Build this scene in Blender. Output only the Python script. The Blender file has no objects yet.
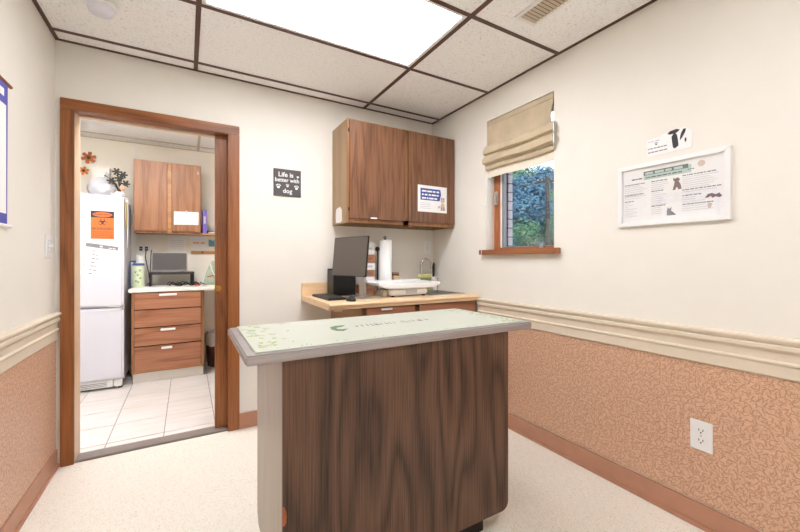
import bpy, bmesh, math, random
from mathutils import Vector, Matrix
random.seed(7)
S = bpy.context.scene
C = S.collection

# ------------------------------------------------------------------ camera
F, CX, HY, CZ = 368.0, 400.0, 260.0, 1.182
TH = math.atan(213 / 368)
sn, cs = math.sin(TH), math.cos(TH)
cam_d = bpy.data.cameras.new('camera'); cam_d.sensor_width = 36; cam_d.lens = F / 800 * 36
cam_d.shift_y = -(266 - HY) / 800; cam_d.clip_start = 0.02; cam_d.clip_end = 400
cam = bpy.data.objects.new('camera', cam_d); C.objects.link(cam)
cam.location = (0, 0, CZ); cam.rotation_euler = (math.pi / 2, 0, -TH)
S.camera = cam

# ------------------------------------------------------------------ sky, sun, exposure
W = bpy.data.worlds.new('sky'); S.world = W; W.use_nodes = True
wb = W.node_tree.nodes['Background']
wb.inputs[0].default_value = (0.80, 0.90, 1.0, 1); wb.inputs[1].default_value = 1.15
sd = bpy.data.lights.new('sun', 'SUN'); sd.energy = 1.6; sd.angle = 0.05; sd.color = (0.95, 0.97, 1.0)
so = bpy.data.objects.new('sun', sd); C.objects.link(so)
so.rotation_euler = Vector((0.75, 0.45, -0.7)).to_track_quat('-Z', 'Y').to_euler(); so.location = (-6, -4, 12)
S.view_settings.view_transform = 'Standard'; S.view_settings.look = 'None'
S.view_settings.gamma = 1; S.view_settings.use_curve_mapping = False
S.view_settings.exposure = 0.84
LIGHT = 8.5          # the fluorescent ceiling panel of the exam room
LIGHT2 = 13.0         # the panel of the room behind

# ------------------------------------------------------------------ pixel helpers (direction from a pixel, distance from the surface it touches)
def ray(x, y):
    u = (x - CX) / F; return Vector((sn + u * cs, cs - u * sn, -(y - HY) / F))
def onz(x, y, z): r = ray(x, y); return Vector((0, 0, CZ)) + r * ((z - CZ) / r.z)
def ony(x, y, Y): r = ray(x, y); return Vector((0, 0, CZ)) + r * (Y / r.y)
def onx(x, y, X): r = ray(x, y); return Vector((0, 0, CZ)) + r * (X / r.x)

# ------------------------------------------------------------------ materials
def lin(c): return tuple(((v / 255) / 12.92 if v <= 10 else (((v / 255) + .055) / 1.055) ** 2.4) for v in c) + (1,)
MATS = {}
class NT:
    def __init__(s, name):
        s.m = bpy.data.materials.new(name); s.m.use_nodes = True; s.t = s.m.node_tree
        s.b = s.t.nodes['Principled BSDF']; MATS[name] = s.m
    def n(s, typ, **kw):
        nd = s.t.nodes.new(typ)
        for k, v in kw.items():
            if k.startswith('i_'):
                nd.inputs[int(k[2:])].default_value = v
            else: setattr(nd, k, v)
        return nd
    def l(s, a, b): s.t.links.new(a, b)
    def math(s, op, a, b=None, clamp=False):
        nd = s.t.nodes.new('ShaderNodeMath'); nd.operation = op; nd.use_clamp = clamp
        for i, v in enumerate((a, b)):
            if v is None: continue
            if isinstance(v, (int, float)): nd.inputs[i].default_value = v
            else: s.l(v, nd.inputs[i])
        return nd.outputs[0]
    def mix(s, f, a, b):
        nd = s.t.nodes.new('ShaderNodeMix'); nd.data_type = 'RGBA'
        for sock, v in ((nd.inputs[0], f), (nd.inputs[6], a), (nd.inputs[7], b)):
            if isinstance(v, (int, float)): sock.default_value = v
            elif isinstance(v, tuple): sock.default_value = v
            else: s.l(v, sock)
        return nd.outputs[2]
    def coords(s, scale=(1, 1, 1), rnd=True):
        tc = s.n('ShaderNodeTexCoord'); mp = s.n('ShaderNodeMapping'); mp.inputs['Scale'].default_value = scale
        if rnd:
            oi = s.n('ShaderNodeObjectInfo'); k = s.math('MULTIPLY', oi.outputs['Random'], 37.0)
            ad = s.n('ShaderNodeVectorMath', operation='ADD'); s.l(tc.outputs['Object'], ad.inputs[0])
            cb = s.n('ShaderNodeCombineXYZ')
            for i in range(3): s.l(k, cb.inputs[i])
            s.l(cb.outputs[0], ad.inputs[1]); s.l(ad.outputs[0], mp.inputs['Vector'])
        else: s.l(tc.outputs['Object'], mp.inputs['Vector'])
        return mp.outputs[0]
    def noise(s, vec, scale, detail=2, rough=.5, dist=0):
        nd = s.n('ShaderNodeTexNoise'); s.l(vec, nd.inputs['Vector'])
        nd.inputs['Scale'].default_value = scale; nd.inputs['Detail'].default_value = detail
        nd.inputs['Roughness'].default_value = rough; nd.inputs['Distortion'].default_value = dist
        return nd.outputs[0]
    def ramp(s, f, stops):
        nd = s.n('ShaderNodeValToRGB'); e = nd.color_ramp.elements
        while len(e) < len(stops): e.new(.5)
        for el, (p, c) in zip(e, stops): el.position = p; el.color = c
        s.l(f, nd.inputs[0]); return nd.outputs[0]
    def bump(s, h, strength=.3, dist=.002):
        nd = s.n('ShaderNodeBump'); nd.inputs['Strength'].default_value = strength; nd.inputs['Distance'].default_value = dist
        s.l(h, nd.inputs['Height']); s.l(nd.outputs[0], s.b.inputs['Normal'])
    def set(s, col=None, rough=.5, metal=0, spec=.5):
        if isinstance(col, tuple): s.b.inputs['Base Color'].default_value = col
        elif col is not None: s.l(col, s.b.inputs['Base Color'])
        s.b.inputs['Roughness'].default_value = rough; s.b.inputs['Metallic'].default_value = metal
        s.b.inputs['Specular IOR Level'].default_value = spec
        return s.m
def plain(name, rgb, rough=.5, metal=0, spec=.4, var=.05, scale=30):
    t = NT(name); c = lin(rgb); v = t.noise(t.coords(), scale, 3)
    d = tuple(x * (1 - var) for x in c[:3]) + (1,); h = tuple(min(1, x * (1 + var)) for x in c[:3]) + (1,)
    return t.set(t.ramp(v, [(.3, d), (.7, h)]), rough, metal, spec)
def wood(name, dark, mid, light, axis='Z', rough=.38, across=5.0, along=.45, rings=9.0, fine=.35, spec=.4, det=3):
    t = NT(name); a = 'XYZ'.index(axis)
    sc = [across] * 3; sc[a] = along
    sf = [210.0] * 3; sf[a] = 3.5
    n1 = t.noise(t.coords(tuple(sc)), 1.0, det, .45, .25 if det > 1 else .1)
    w = t.math('SINE', t.math('MULTIPLY', n1, rings * 6.283)); w = t.math('MULTIPLY_ADD', w, .5); 
    w.node.inputs[2].default_value = .5
    n2 = t.noise(t.coords(tuple(sf)), 1.0, 3, .6)
    n3 = t.noise(t.coords(tuple(x * .6 for x in sc)), 1.0, 1)
    base = t.ramp(w, [(0, lin(dark)), (.22, lin(mid)), (1, lin(light))])
    fin = t.ramp(n2, [(.38, lin(dark)), (.56, lin(light))])
    c = t.mix(fine, base, fin)
    c2 = t.mix(t.math('MULTIPLY', n3, .3), c, lin(mid))
    t.bump(n2, .12, .001)
    return t.set(c2, rough, 0, spec)

plain('wall_paint', (237, 231, 221), .55, spec=.25, var=.012, scale=6)
plain('wall_paint_back', (243, 236, 223), .6, spec=.2, var=.012, scale=6)
plain('white_paint', (238, 234, 228), .5, var=.02)
plain('cream_trim', (224, 209, 188), .45, var=.02)
plain('brown_base', (188, 138, 112), .45, var=.05, scale=14)
plain('grid_brown', (92, 63, 52), .45, var=.05)
plain('white_plastic', (240, 238, 236), .35, var=.01)
plain('white_enamel', (222, 220, 228), .28, var=.006, spec=.5)
plain('grey_plastic', (150, 148, 148), .4, var=.03)
plain('dark_gap', (38, 28, 24), .8, var=.05)
plain('black_plastic', (28, 27, 28), .35, var=.08)
plain('dark_key', (58, 55, 56), .45, var=.1)
plain('light_metal', (190, 186, 182), .35, metal=.9, var=.03)
plain('chrome', (205, 205, 206), .12, metal=1, var=.02)
plain('brass', (205, 150, 80), .25, metal=1, var=.05)
plain('white_laminate', (240, 236, 228), .35, var=.012)
plain('paper', (244, 242, 240), .7, var=.008)
plain('towel', (244, 243, 240), .9, var=.015, scale=70)
plain('sign_slate', (86, 80, 82), .6, var=.04)
plain('print_white', (245, 244, 242), .6, var=.0)
plain('print_grey', (134, 130, 136), .7, var=.05)
plain('print_lightgrey', (204, 201, 205), .7, var=.03)
plain('print_black', (58, 54, 56), .6, var=.05)
plain('print_blue', (66, 84, 158), .6, var=.05)
plain('print_green', (190, 206, 198), .6, var=.04)
plain('print_darkgreen', (98, 112, 104), .6, var=.06)
plain('leaf_print', (138, 168, 112), .6, var=.18, scale=40)
plain('leaf_print_yellow', (166, 182, 112), .6, var=.12, scale=40)
plain('logo_green', (92, 118, 82), .6, var=.1)
plain('print_tan', (212, 190, 174), .6, var=.06)
plain('print_brown', (128, 104, 104), .6, var=.1)
plain('orange_sign', (226, 116, 52), .5, var=.02)
plain('purple', (126, 104, 200), .5, var=.05)
plain('banner_blue', (92, 92, 176), .6, var=.06)
plain('mat_pale', (188, 189, 175), .35, var=.012, scale=4)
plain('cardboard', (176, 118, 78), .8, var=.06)
plain('sponge_yellow', (206, 202, 140), .9, var=.12, scale=120)
plain('sponge_green', (136, 152, 104), .9, var=.12, scale=120)
plain('green_tin', (216, 226, 192), .45, var=.03)
plain('blue_lid', (88, 108, 168), .45, var=.05)
plain('green_bag', (182, 196, 174), .6, var=.12)
plain('teal_print', (118, 184, 206), .6, var=.03)
plain('salmon_print', (236, 178, 150), .6, var=.03)
plain('copper', (170, 96, 54), .4, metal=.4, var=.15)
plain('orange_petals', (232, 140, 72), .6, var=.15)
plain('dark_leaf', (58, 56, 46), .6, var=.25)
plain('yellow_cloth', (222, 204, 120), .8, var=.05)
plain('bin_brown', (74, 48, 38), .4, var=.08)
plain('bag_grey', (196, 196, 198), .4, var=.05)
plain('red_plastic', (196, 74, 60), .4, var=.05)
plain('threshold_metal', (148, 138, 132), .45, metal=.3, var=.06)
plain('duct_tan', (206, 190, 168), .5, var=.03)
plain('slat_brown', (128, 100, 80), .5, var=.05)
plain('grout', (150, 142, 136), .9, var=.06)
plain('brick_face', (214, 196, 200), .85, var=.12, scale=60)
plain('jamb_tan_lit', (226, 194, 162), .4, var=.08, scale=5)  # lighter than the frame wood: bright light on jamb and head painted in
plain('mortar', (92, 62, 66), .95, var=.1)
plain('pole_wood', (76, 66, 64), .85, var=.15)
plain('bark', (70, 62, 54), .9, var=.2)
plain('steel_sink', (176, 170, 164), .35, metal=.5, var=.03)
plain('linen', (198, 180, 152), .85, var=.12, scale=7)
plain('linen_hem', (232, 222, 204), .85, var=.03, scale=20)

wood('wood_door', (100, 54, 26), (140, 82, 44), (164, 104, 60), 'Z', across=9, along=.9, rings=3, fine=.45)
wood('wood_door_h', (100, 54, 26), (140, 82, 44), (164, 104, 60), 'X', across=9, along=.9, rings=3, fine=.45)
wood('wood_cabinet', (86, 55, 38), (118, 79, 56), (137, 96, 70), 'Z', rough=.35, across=8, along=.8, rings=7, fine=.5)
wood('wood_cabinet_edge', (124, 80, 48), (152, 104, 66), (172, 124, 84), 'Z', across=9, along=.9, rings=3, fine=.5)
wood('wood_cabinet_side', (140, 108, 74), (158, 126, 90), (172, 142, 106), 'Z', across=7, along=.7, rings=3, fine=.5)
wood('wood_drawer', (130, 80, 56), (166, 110, 80), (184, 130, 100), 'X', across=6, along=.6, rings=5, fine=.4)
wood('wood_pale_door', (140, 92, 62), (168, 116, 82), (184, 134, 100), 'Z', across=5, along=.5, rings=6, fine=.4)
wood('wood_table', (36, 25, 20), (80, 56, 43), (114, 83, 64), 'Z', rough=.45, across=5, along=.8, rings=9, fine=.42, det=1)
wood('wood_maple', (222, 184, 140), (232, 198, 156), (240, 210, 172), 'X', rough=.35, across=9, along=.7, rings=3, fine=.5)
wood('wood_ledge', (176, 122, 74), (196, 142, 92), (210, 160, 112), 'X', across=9, along=.9, rings=3)
wood('wood_window', (140, 76, 40), (176, 106, 62), (196, 130, 84), 'Z', across=9, along=.9, rings=3)
wood('wood_window_y', (110, 62, 34), (150, 90, 54), (172, 112, 72), 'Y', across=9, along=.9, rings=3)

t = NT('stainless'); v = t.noise(t.coords((3, 90, 90)), 1, 2); t.bump(v, .05, .0006)
t.set(t.ramp(v, [(.3, lin((166, 160, 161))), (.7, lin((186, 180, 180)))]), .36, .6)
t = NT('brushed_panel'); v = t.noise(t.coords((160, 160, 3)), 1, 2); t.bump(v, .06, .0006)
t.set(t.ramp(v, [(.3, lin((158, 148, 136))), (.7, lin((182, 172, 160)))]), .36, .7)

t = NT('vinyl_floor'); cv = t.coords(rnd=False)
a = t.noise(cv, 170, 2, .6); b = t.noise(cv, 3, 2)
base = t.ramp(a, [(.3, lin((218, 203, 182))), (.46, lin((243, 236, 223))), (.7, lin((248, 243, 233)))])
t.set(t.mix(t.math('MULTIPLY', b, .25), base, lin((243, 234, 216))), .34, 0, .45)

t = NT('ceiling_tile'); cv = t.coords()
a = t.noise(cv, 130, 2, .6); b = t.noise(cv, 70, 2)
f = t.math('MINIMUM', a, t.math('ADD', b, .04))
t.bump(f, .35, .003)
t.set(t.ramp(f, [(.32, lin((228, 221, 216))), (.42, lin((250, 249, 247))), (.7, lin((251, 250, 248)))]), .9, 0, .1)

t = NT('wallcovering'); cv = t.coords(rnd=False)
n3 = t.noise(cv, 7, 2); n4 = t.noise(cv, 160, 2)
sp = t.n('ShaderNodeSeparateXYZ'); t.l(cv, sp.inputs[0])
def strokes(k, off, hl, hw):
    cb = t.n('ShaderNodeCombineXYZ'); t.l(t.math('MULTIPLY', t.math('ADD', sp.outputs[1], off), k), cb.inputs[0]); t.l(t.math('MULTIPLY', t.math('ADD', sp.outputs[2], off), k), cb.inputs[1])
    vo = t.n('ShaderNodeTexVoronoi', voronoi_dimensions='2D'); vo.inputs['Scale'].default_value = 1.0; t.l(cb.outputs[0], vo.inputs['Vector'])
    df = t.n('ShaderNodeVectorMath', operation='SUBTRACT'); t.l(cb.outputs[0], df.inputs[0]); t.l(vo.outputs['Position'], df.inputs[1])
    sd2 = t.n('ShaderNodeSeparateXYZ'); t.l(df.outputs[0], sd2.inputs[0]); sc2 = t.n('ShaderNodeSeparateXYZ'); t.l(vo.outputs['Color'], sc2.inputs[0])
    an = t.math('MULTIPLY', sc2.outputs[0], 6.283); co, si = t.math('COSINE', an), t.math('SINE', an)
    xx = t.math('ABSOLUTE', t.math('ADD', t.math('MULTIPLY', sd2.outputs[0], co), t.math('MULTIPLY', sd2.outputs[1], si)))
    yy = t.math('ABSOLUTE', t.math('SUBTRACT', t.math('MULTIPLY', sd2.outputs[1], co), t.math('MULTIPLY', sd2.outputs[0], si)))
    mx_ = t.math('MULTIPLY', t.math('SUBTRACT', hl, xx), 8, True); my_ = t.math('MULTIPLY', t.math('SUBTRACT', hw, yy), 12, True)
    return t.math('MULTIPLY', mx_, my_, True)
st = t.math('MAXIMUM', strokes(52, 0.0, .62, .15), strokes(60, .37, .6, .13))
base = t.ramp(n4, [(.3, lin((208, 164, 134))), (.7, lin((230, 190, 162)))])
base = t.mix(t.math('MULTIPLY', n3, .35), base, lin((220, 174, 142)))
col = t.mix(t.math('MULTIPLY', st, .5), base, lin((156, 104, 76)))
t.bump(t.math('SUBTRACT', 1.0, st), .5, .002)
t.set(col, .33, 0, .45)

t = NT('floor_tile'); cv = t.coords((1, 7, 1)); a = t.noise(cv, 3, 3, .55, .3)
t.set(t.ramp(a, [(.3, lin((228, 219, 212))), (.55, lin((235, 228, 223))), (.75, lin((239, 233, 228)))]), .25, 0, .5)

def emit(name, rgb, k):
    t = NT(name); t.set((.9, .9, .9, 1), .5)
    cv = t.coords(rnd=False); sp = t.n('ShaderNodeSeparateXYZ'); t.l(cv, sp.inputs[0])
    # two tubes behind the diffuser, a little brighter along their lines
    w = t.math('ABSOLUTE', t.math('SINE', t.math('MULTIPLY', sp.outputs[1], 11.4)))
    st = t.math('MULTIPLY', t.math('MULTIPLY_ADD', w, .45), k); st.node.inputs[0].links[0].from_node.inputs[2].default_value = .75
    t.b.inputs['Emission Color'].default_value = lin(rgb); t.l(st, t.b.inputs['Emission Strength']); return t.m
emit('diffuser_light', (246, 249, 255), LIGHT)
emit('diffuser_fill_near', (246, 249, 255), LIGHT * .72)  # added panel out of view, fills the near end with light
emit('diffuser_light_back', (248, 250, 255), LIGHT2)

t = NT('screen_dark'); t.set(lin((92, 84, 76)), .3, 0, .5)
t = NT('screen_grey'); t.set(lin((96, 92, 92)), .22, 0, .6)
t = NT('window_glass'); o = t.t.nodes['Material Output']
tr = t.n('ShaderNodeBsdfTransparent'); gl = t.n('ShaderNodeBsdfGlossy'); gl.inputs['Roughness'].default_value = .02
mx = t.n('ShaderNodeMixShader'); mx.inputs[0].default_value = .06
tr.inputs[0].default_value = (.93, .96, .98, 1)
t.l(tr.outputs[0], mx.inputs[1]); t.l(gl.outputs[0], mx.inputs[2]); t.l(mx.outputs[0], o.inputs['Surface'])
t = NT('picture_glass'); o = t.t.nodes['Material Output']
tr = t.n('ShaderNodeBsdfTransparent'); gl = t.n('ShaderNodeBsdfGlossy'); gl.inputs['Roughness'].default_value = .05
mx = t.n('ShaderNodeMixShader'); mx.inputs[0].default_value = .05
t.l(tr.outputs[0], mx.inputs[1]); t.l(gl.outputs[0], mx.inputs[2]); t.l(mx.outputs[0], o.inputs['Surface'])
t = NT('clear_bag'); t.set(lin((226, 226, 232)), .3, 0, .6); t.b.inputs['Alpha'].default_value = .72
def foliage(name, a, b, c):
    t = NT(name); v = t.noise(t.coords(), 1.1, 4, .65)
    t.set(t.ramp(v, [(.3, lin(a)), (.5, lin(b)), (.72, lin(c))]), .8, 0, .2)
foliage('foliage_blue_cast', (44, 76, 104), (84, 124, 146), (132, 166, 172))  # blue cast of the daylight put into the leaf colours
foliage('foliage_green', (58, 92, 84), (100, 138, 110), (150, 178, 134))
foliage('meadow', (70, 104, 96), (108, 140, 120), (140, 164, 138))

# ------------------------------------------------------------------ mesh helpers
class MB:
    def __init__(s): s.v = []; s.f = []
    def add(s, vs, fs):
        k = len(s.v); s.v += [tuple(p) for p in vs]; s.f += [tuple(i + k for i in f) for f in fs]; return s
    def box(s, lo, hi):
        (a, b, c), (d, e, f) = lo, hi
        return s.add([(a,b,c),(d,b,c),(d,e,c),(a,e,c),(a,b,f),(d,b,f),(d,e,f),(a,e,f)],
                     [(0,3,2,1),(4,5,6,7),(0,1,5,4),(1,2,6,5),(2,3,7,6),(3,0,4,7)])
    def obox(s, c, ux, uy, uz):      # centre and three half-axis vectors
        c, ux, uy, uz = map(Vector, (c, ux, uy, uz)); vs = []
        for z in (-1, 1):
            for x, y in ((-1,-1),(1,-1),(1,1),(-1,1)): vs.append(c + ux*x + uy*y + uz*z)
        fs = [(0,3,2,1),(4,5,6,7),(0,1,5,4),(1,2,6,5),(2,3,7,6),(3,0,4,7)]
        if ux.cross(uy).dot(uz) < 0: fs = [f[::-1] for f in fs]
        return s.add(vs, fs)
    def tube(s, pts, r, n=10, caps=True):
        pts = [Vector(p) for p in pts]; rs = r if isinstance(r, (list, tuple)) else [r] * len(pts)
        k = len(s.v); up = None; m = len(pts)
        for i, p in enumerate(pts):
            d = (pts[min(i+1, m-1)] - pts[max(i-1, 0)]).normalized()
            if up is None:
                up = d.orthogonal().normalized()
            up = (up - d * up.dot(d)).normalized(); w = d.cross(up)
            for j in range(n):
                a = 2*math.pi*j/n; s.v.append(tuple(p + (up*math.cos(a) + w*math.sin(a)) * rs[i]))
        for i in range(m-1):
            for j in range(n):
                a, b = k+i*n+j, k+i*n+(j+1) % n; s.f.append((a, b, b+n, a+n))
        if caps: s.f.append(tuple(k+j for j in range(n))[::-1]); s.f.append(tuple(k+(m-1)*n+j for j in range(n)))
        return s
    def lathe(s, prof, c=(0,0,0), n=20):   # (radius, z) pairs
        k = len(s.v); c = Vector(c)
        for r, z in prof:
            for j in range(n):
                a = 2*math.pi*j/n; s.v.append((c.x+r*math.cos(a), c.y+r*math.sin(a), c.z+z))
        m = len(prof)
        for i in range(m-1):
            for j in range(n):
                a, b = k+i*n+j, k+i*n+(j+1) % n; s.f.append((a, b, b+n, a+n))
        s.f.append(tuple(k+j for j in range(n))[::-1]); s.f.append(tuple(k+(m-1)*n+j for j in range(n)))
        return s
    def prism(s, poly, o, ux, uy, n, d):    # 2-D polygon in a frame, extruded by d along n
        o, ux, uy, n = map(Vector, (o, ux, uy, n)); m = len(poly)
        a = [o + ux*p[0] + uy*p[1] for p in poly]; b = [p + n*d for p in a]
        fs = [tuple(range(m))[::-1], tuple(range(m, 2*m))] + [(i, (i+1) % m, m+(i+1) % m, m+i) for i in range(m)]
        return s.add(a + b, fs)
    def sphere(s, c, r, n=10, m=6, sq=(1,1,1)):
        pr = []
        for i in range(m+1):
            a = -math.pi/2 + math.pi*i/m; pr.append((max(.001, math.cos(a)), math.sin(a)))
        k = len(s.v); s.lathe(pr, (0,0,0), n); c = Vector(c)
        for i in range(k, len(s.v)):
            x, y, z = s.v[i]; s.v[i] = (c.x+x*r*sq[0], c.y+y*r*sq[1], c.z+z*r*sq[2])
        return s
    def build(s, name, mat, parent=None, bevel=0, smooth=False, seg=2):
        bm = bmesh.new(); vs = [bm.verts.new(p) for p in s.v]
        for f in s.f:
            try: bm.faces.new([vs[i] for i in f])
            except ValueError: pass
        bmesh.ops.recalc_face_normals(bm, faces=bm.faces)
        if bevel:
            es = [e for e in bm.edges if len(e.link_faces) == 2 and e.calc_face_angle(0) > .5]
            bmesh.ops.bevel(bm, geom=es, offset=bevel, segments=seg, affect='EDGES', clamp_overlap=True)
        me = bpy.data.meshes.new(name); bm.to_mesh(me); bm.free()
        return link(name, me, mat, parent, smooth or bevel > 0)
def link(name, me, mat, parent=None, smooth=False):
    lo = [min(v.co[i] for v in me.vertices) for i in range(3)]; hi = [max(v.co[i] for v in me.vertices) for i in range(3)]
    c = Vector([(a+b)/2 for a, b in zip(lo, hi)])
    if parent is None: c.z = lo[2]
    me.transform(Matrix.Translation(-c))
    if smooth:
        for p in me.polygons: p.use_smooth = True
        me.set_sharp_from_angle(angle=math.radians(38))
    me.materials.append(MATS[mat])
    o = bpy.data.objects.new(name, me); C.objects.link(o)
    o.location = c
    if parent is not None:
        o.parent = parent; o.location = c - wloc(parent)
    return o
def wloc(o):
    v = Vector(o.location)
    while o.parent: o = o.parent; v += o.location
    return v
def thing(name, label, cat, loc, group=None):
    o = bpy.data.objects.new(name, None); C.objects.link(o); o.location = loc; o.empty_display_size = .05
    return tag(o, label, cat, group)
def tag(o, label, cat, group=None):
    o['label'] = label; o['category'] = cat
    if group: o['group'] = group
    return o
def struct(o, label=None, cat=None):
    o['kind'] = 'structure'
    if label: o['label'] = label
    if cat: o['category'] = cat
    return o
def sempty(name, loc, label, cat):
    o = bpy.data.objects.new(name, None); C.objects.link(o); o.location = loc; o.empty_display_size = .05
    return struct(o, label, cat)
def box(name, lo, hi, mat, parent=None, bevel=0): return MB().box(lo, hi).build(name, mat, parent, bevel)

class Plane:                       # a flat sheet's frame: origin at its centre, u to the viewer's right, v up, n towards the viewer
    def __init__(s, c, ux, uy, n): s.c, s.ux, s.uy, s.n = map(Vector, (c, ux, uy, n))
    def P(s, u, v, d=0): return s.c + s.ux*u + s.uy*v + s.n*d
    def poly(s, mb, pts, off=0, th=.0005): return mb.prism(pts, s.P(0, 0, off), s.ux, s.uy, s.n, th)
    def rect(s, mb, u0, v0, u1, v1, off=0, th=.0005): return s.poly(mb, [(u0,v0),(u1,v0),(u1,v1),(u0,v1)], off, th)
    def disc(s, mb, u, v, r, off=0, th=.0005, n=14, e=1): return s.poly(mb, [(u+r*math.cos(2*math.pi*i/n), v+r*e*math.sin(2*math.pi*i/n)) for i in range(n)], off, th)
    def ring(s, mb, u, v, r, w, off=0, th=.0005, a0=0, a1=360, n=16):
        P_ = []
        for i in range(n+1):
            a = math.radians(a0+(a1-a0)*i/n); P_.append((u+r*math.cos(a), v+r*math.sin(a)))
        for i in range(n+1):
            a = math.radians(a1-(a1-a0)*i/n); P_.append((u+(r-w)*math.cos(a), v+(r-w)*math.sin(a)))
        return s.poly(mb, P_, off, th)
    def text(s, name, txt, u, v, size, mat, parent, off=.0008, align='CENTER', sx=1):
        cu = bpy.data.curves.new('t', 'FONT'); cu.body = txt; cu.size = size; cu.align_x = align; cu.align_y = 'CENTER'; cu.extrude = .0003; cu.offset = size*.012
        o = bpy.data.objects.new('t', cu); C.objects.link(o)
        me = bpy.data.meshes.new_from_object(o.evaluated_get(bpy.context.evaluated_depsgraph_get()))
        bpy.data.objects.remove(o); bpy.data.curves.remove(cu)
        for vt in me.vertices:
            x, y, z = vt.co; vt.co = s.P(u + x*sx, v + y, off + z)
        me.materials.clear(); return link(name, me, mat, parent)
    def marks(s, mb, u0, u1, v, h, off=.0006, fill=.9):   # a line of print too small to read
        u = u0
        while u < u1 - h:
            w = random.uniform(1.2, 3.6) * h; w = min(w, u1 - u)
            s.rect(mb, u, v-h/2, u+w, v+h/2, off); u += w + h*random.uniform(.5, .9)
        return mb
BACK = lambda c: Plane(c, (1,0,0), (0,0,1), (0,-1,0))
RIGHT = lambda c: Plane(c, (0,-1,0), (0,0,1), (-1,0,0))
LEFT = lambda c: Plane(c, (0,1,0), (0,0,1), (1,0,0))

# ------------------------------------------------------------------ room shell
XL, XR, YB, YF, ZC = -.65, 1.97, 2.80, -.86, 2.44
struct(box('floor', (XL-.1, YF-.1, -.08), (XR+.02, YB+.0, 0), 'vinyl_floor'), 'pale speckled vinyl floor of the exam room', 'floor')
wb_ = MB().box((XL-.1, YB, 0), (-.585, YB+.13, 2.6)).box((.275, YB, 0), (XR+.25, YB+.13, 2.6)).box((-.585, YB, 2.09), (.275, YB+.13, 2.6))
struct(wb_.build('wall_back', 'wall_paint'), 'cream painted wall with the doorway and the wall cabinet', 'wall')
wl = struct(box('wall_left', (XL-.12, YF, 0), (XL, YB, 2.6), 'wall_paint'), 'cream painted wall left of the doorway', 'wall')
WY0, WY1, WZ0, WZ1 = 1.497, 2.086, 1.245, 2.232
wr_ = MB().box((XR, YF-.1, 0), (XR+.13, YB, WZ0)).box((XR, YF-.1, WZ1), (XR+.13, YB, 2.6)).box((XR, YF-.1, WZ0), (XR+.13, WY0, WZ1)).box((XR, WY1, WZ0), (XR+.13, YB, WZ1))
wr = struct(wr_.build('wall_right', 'wall_paint'), 'cream painted wall with the small window', 'wall')
struct(box('wall_front', (XL-.1, YF-.12, 0), (XR+.1, YF, 2.6), 'wall_paint'), 'cream painted wall behind the viewer', 'wall')
RZ0, RZ1 = .728, .886
box('wainscot_panel', (XL, YF, .11), (XL+.004, YB, RZ0+.02), 'wallcovering', wl)
box('wainscot_panel', (XR-.004, YF, .11), (XR, 2.795, RZ0+.02), 'wallcovering', wr)
prof = [(0,0),(.008,0),(.014,.006),(.014,.05),(.020,.056),(.020,.062),(.012,.068),(.012,.098),(.018,.104),(.026,.112),(.026,.124),(.020,.130),(.028,.138),(.032,.146),(.032,.152),(.026,.158),(0,.158)]
struct(MB().prism([(p[0], p[1]) for p in prof], (XL, YF, RZ0), (1,0,0), (0,0,1), (0,1,0), YB-YF-.001).build('trim_1', 'cream_trim'), 'cream moulded chair rail on the left wall', 'chair rail')
struct(MB().prism([(-p[0], p[1]) for p in prof], (XR, YF, RZ0), (1,0,0), (0,0,1), (0,1,0), 2.165-YF).build('trim_2', 'cream_trim'), 'cream moulded chair rail on the window wall', 'chair rail')
struct(MB().box((XL, YF, 0), (XL+.01, YB, .105)).box((XL, YF, 0), (XL+.018, YB, .02)).build('baseboard_left', 'brown_base', bevel=.002), 'brown vinyl baseboard along the left wall', 'baseboard')
struct(MB().box((XR-.01, YF, 0), (XR, 2.2, .105)).box((XR-.02, YF, 0), (XR, 2.2, .018)).build('baseboard_right', 'brown_base', bevel=.002), 'brown vinyl baseboard along the window wall', 'baseboard')
struct(MB().box((.317, YB-.01, 0), (.99, YB, .105)).box((.317, YB-.018, 0), (.99, YB, .018)).build('baseboard_back', 'brown_base', bevel=.002), 'brown vinyl baseboard right of the doorway', 'baseboard')

# suspended ceiling: tiles and grid bars
ceil = struct(box('ceiling', (XL-.12, YF-.12, 2.5), (XR+.25, YB+.13, 2.62), 'white_paint'), 'suspended ceiling of speckled tiles in a brown grid', 'ceiling')
gx = [XL, .05, 1.27, XR]; gy = [YF, -.37, .24, .85, 1.46, 2.065, 2.68, YB]
for i in range(3):
    for j in range(7):
        if i == 1 and j in (1, 4): continue
        box('ceiling_tile', (gx[i]+.004, gy[j]+.004, ZC+.003), (gx[i+1]-.004, gy[j+1]-.004, ZC+.018), 'ceiling_tile', ceil)
for x in gx[1:3]: box('grid_bar', (x-.012, YF, ZC-.002), (x+.012, YB, ZC+.03), 'grid_brown', ceil)
for y in gy[1:-1]:
    for i in range(3): box('grid_bar', (gx[i]+(.012 if i else 0), y-.011, ZC-.0015), (gx[i+1]-(.012 if i < 2 else 0), y+.011, ZC+.03), 'grid_brown', ceil)
for lo, hi in (((XL, YF, ZC-.002), (XL+.018, YB, ZC+.02)), ((XR-.018, YF, ZC-.002), (XR, YB, ZC+.02)), ((XL, YB-.016, ZC-.002), (XR, YB, ZC+.02)), ((XL, YF, ZC-.002), (XR, YF+.02, ZC+.02))):
    box('wall_angle', lo, hi, 'grid_brown', ceil)
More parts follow.
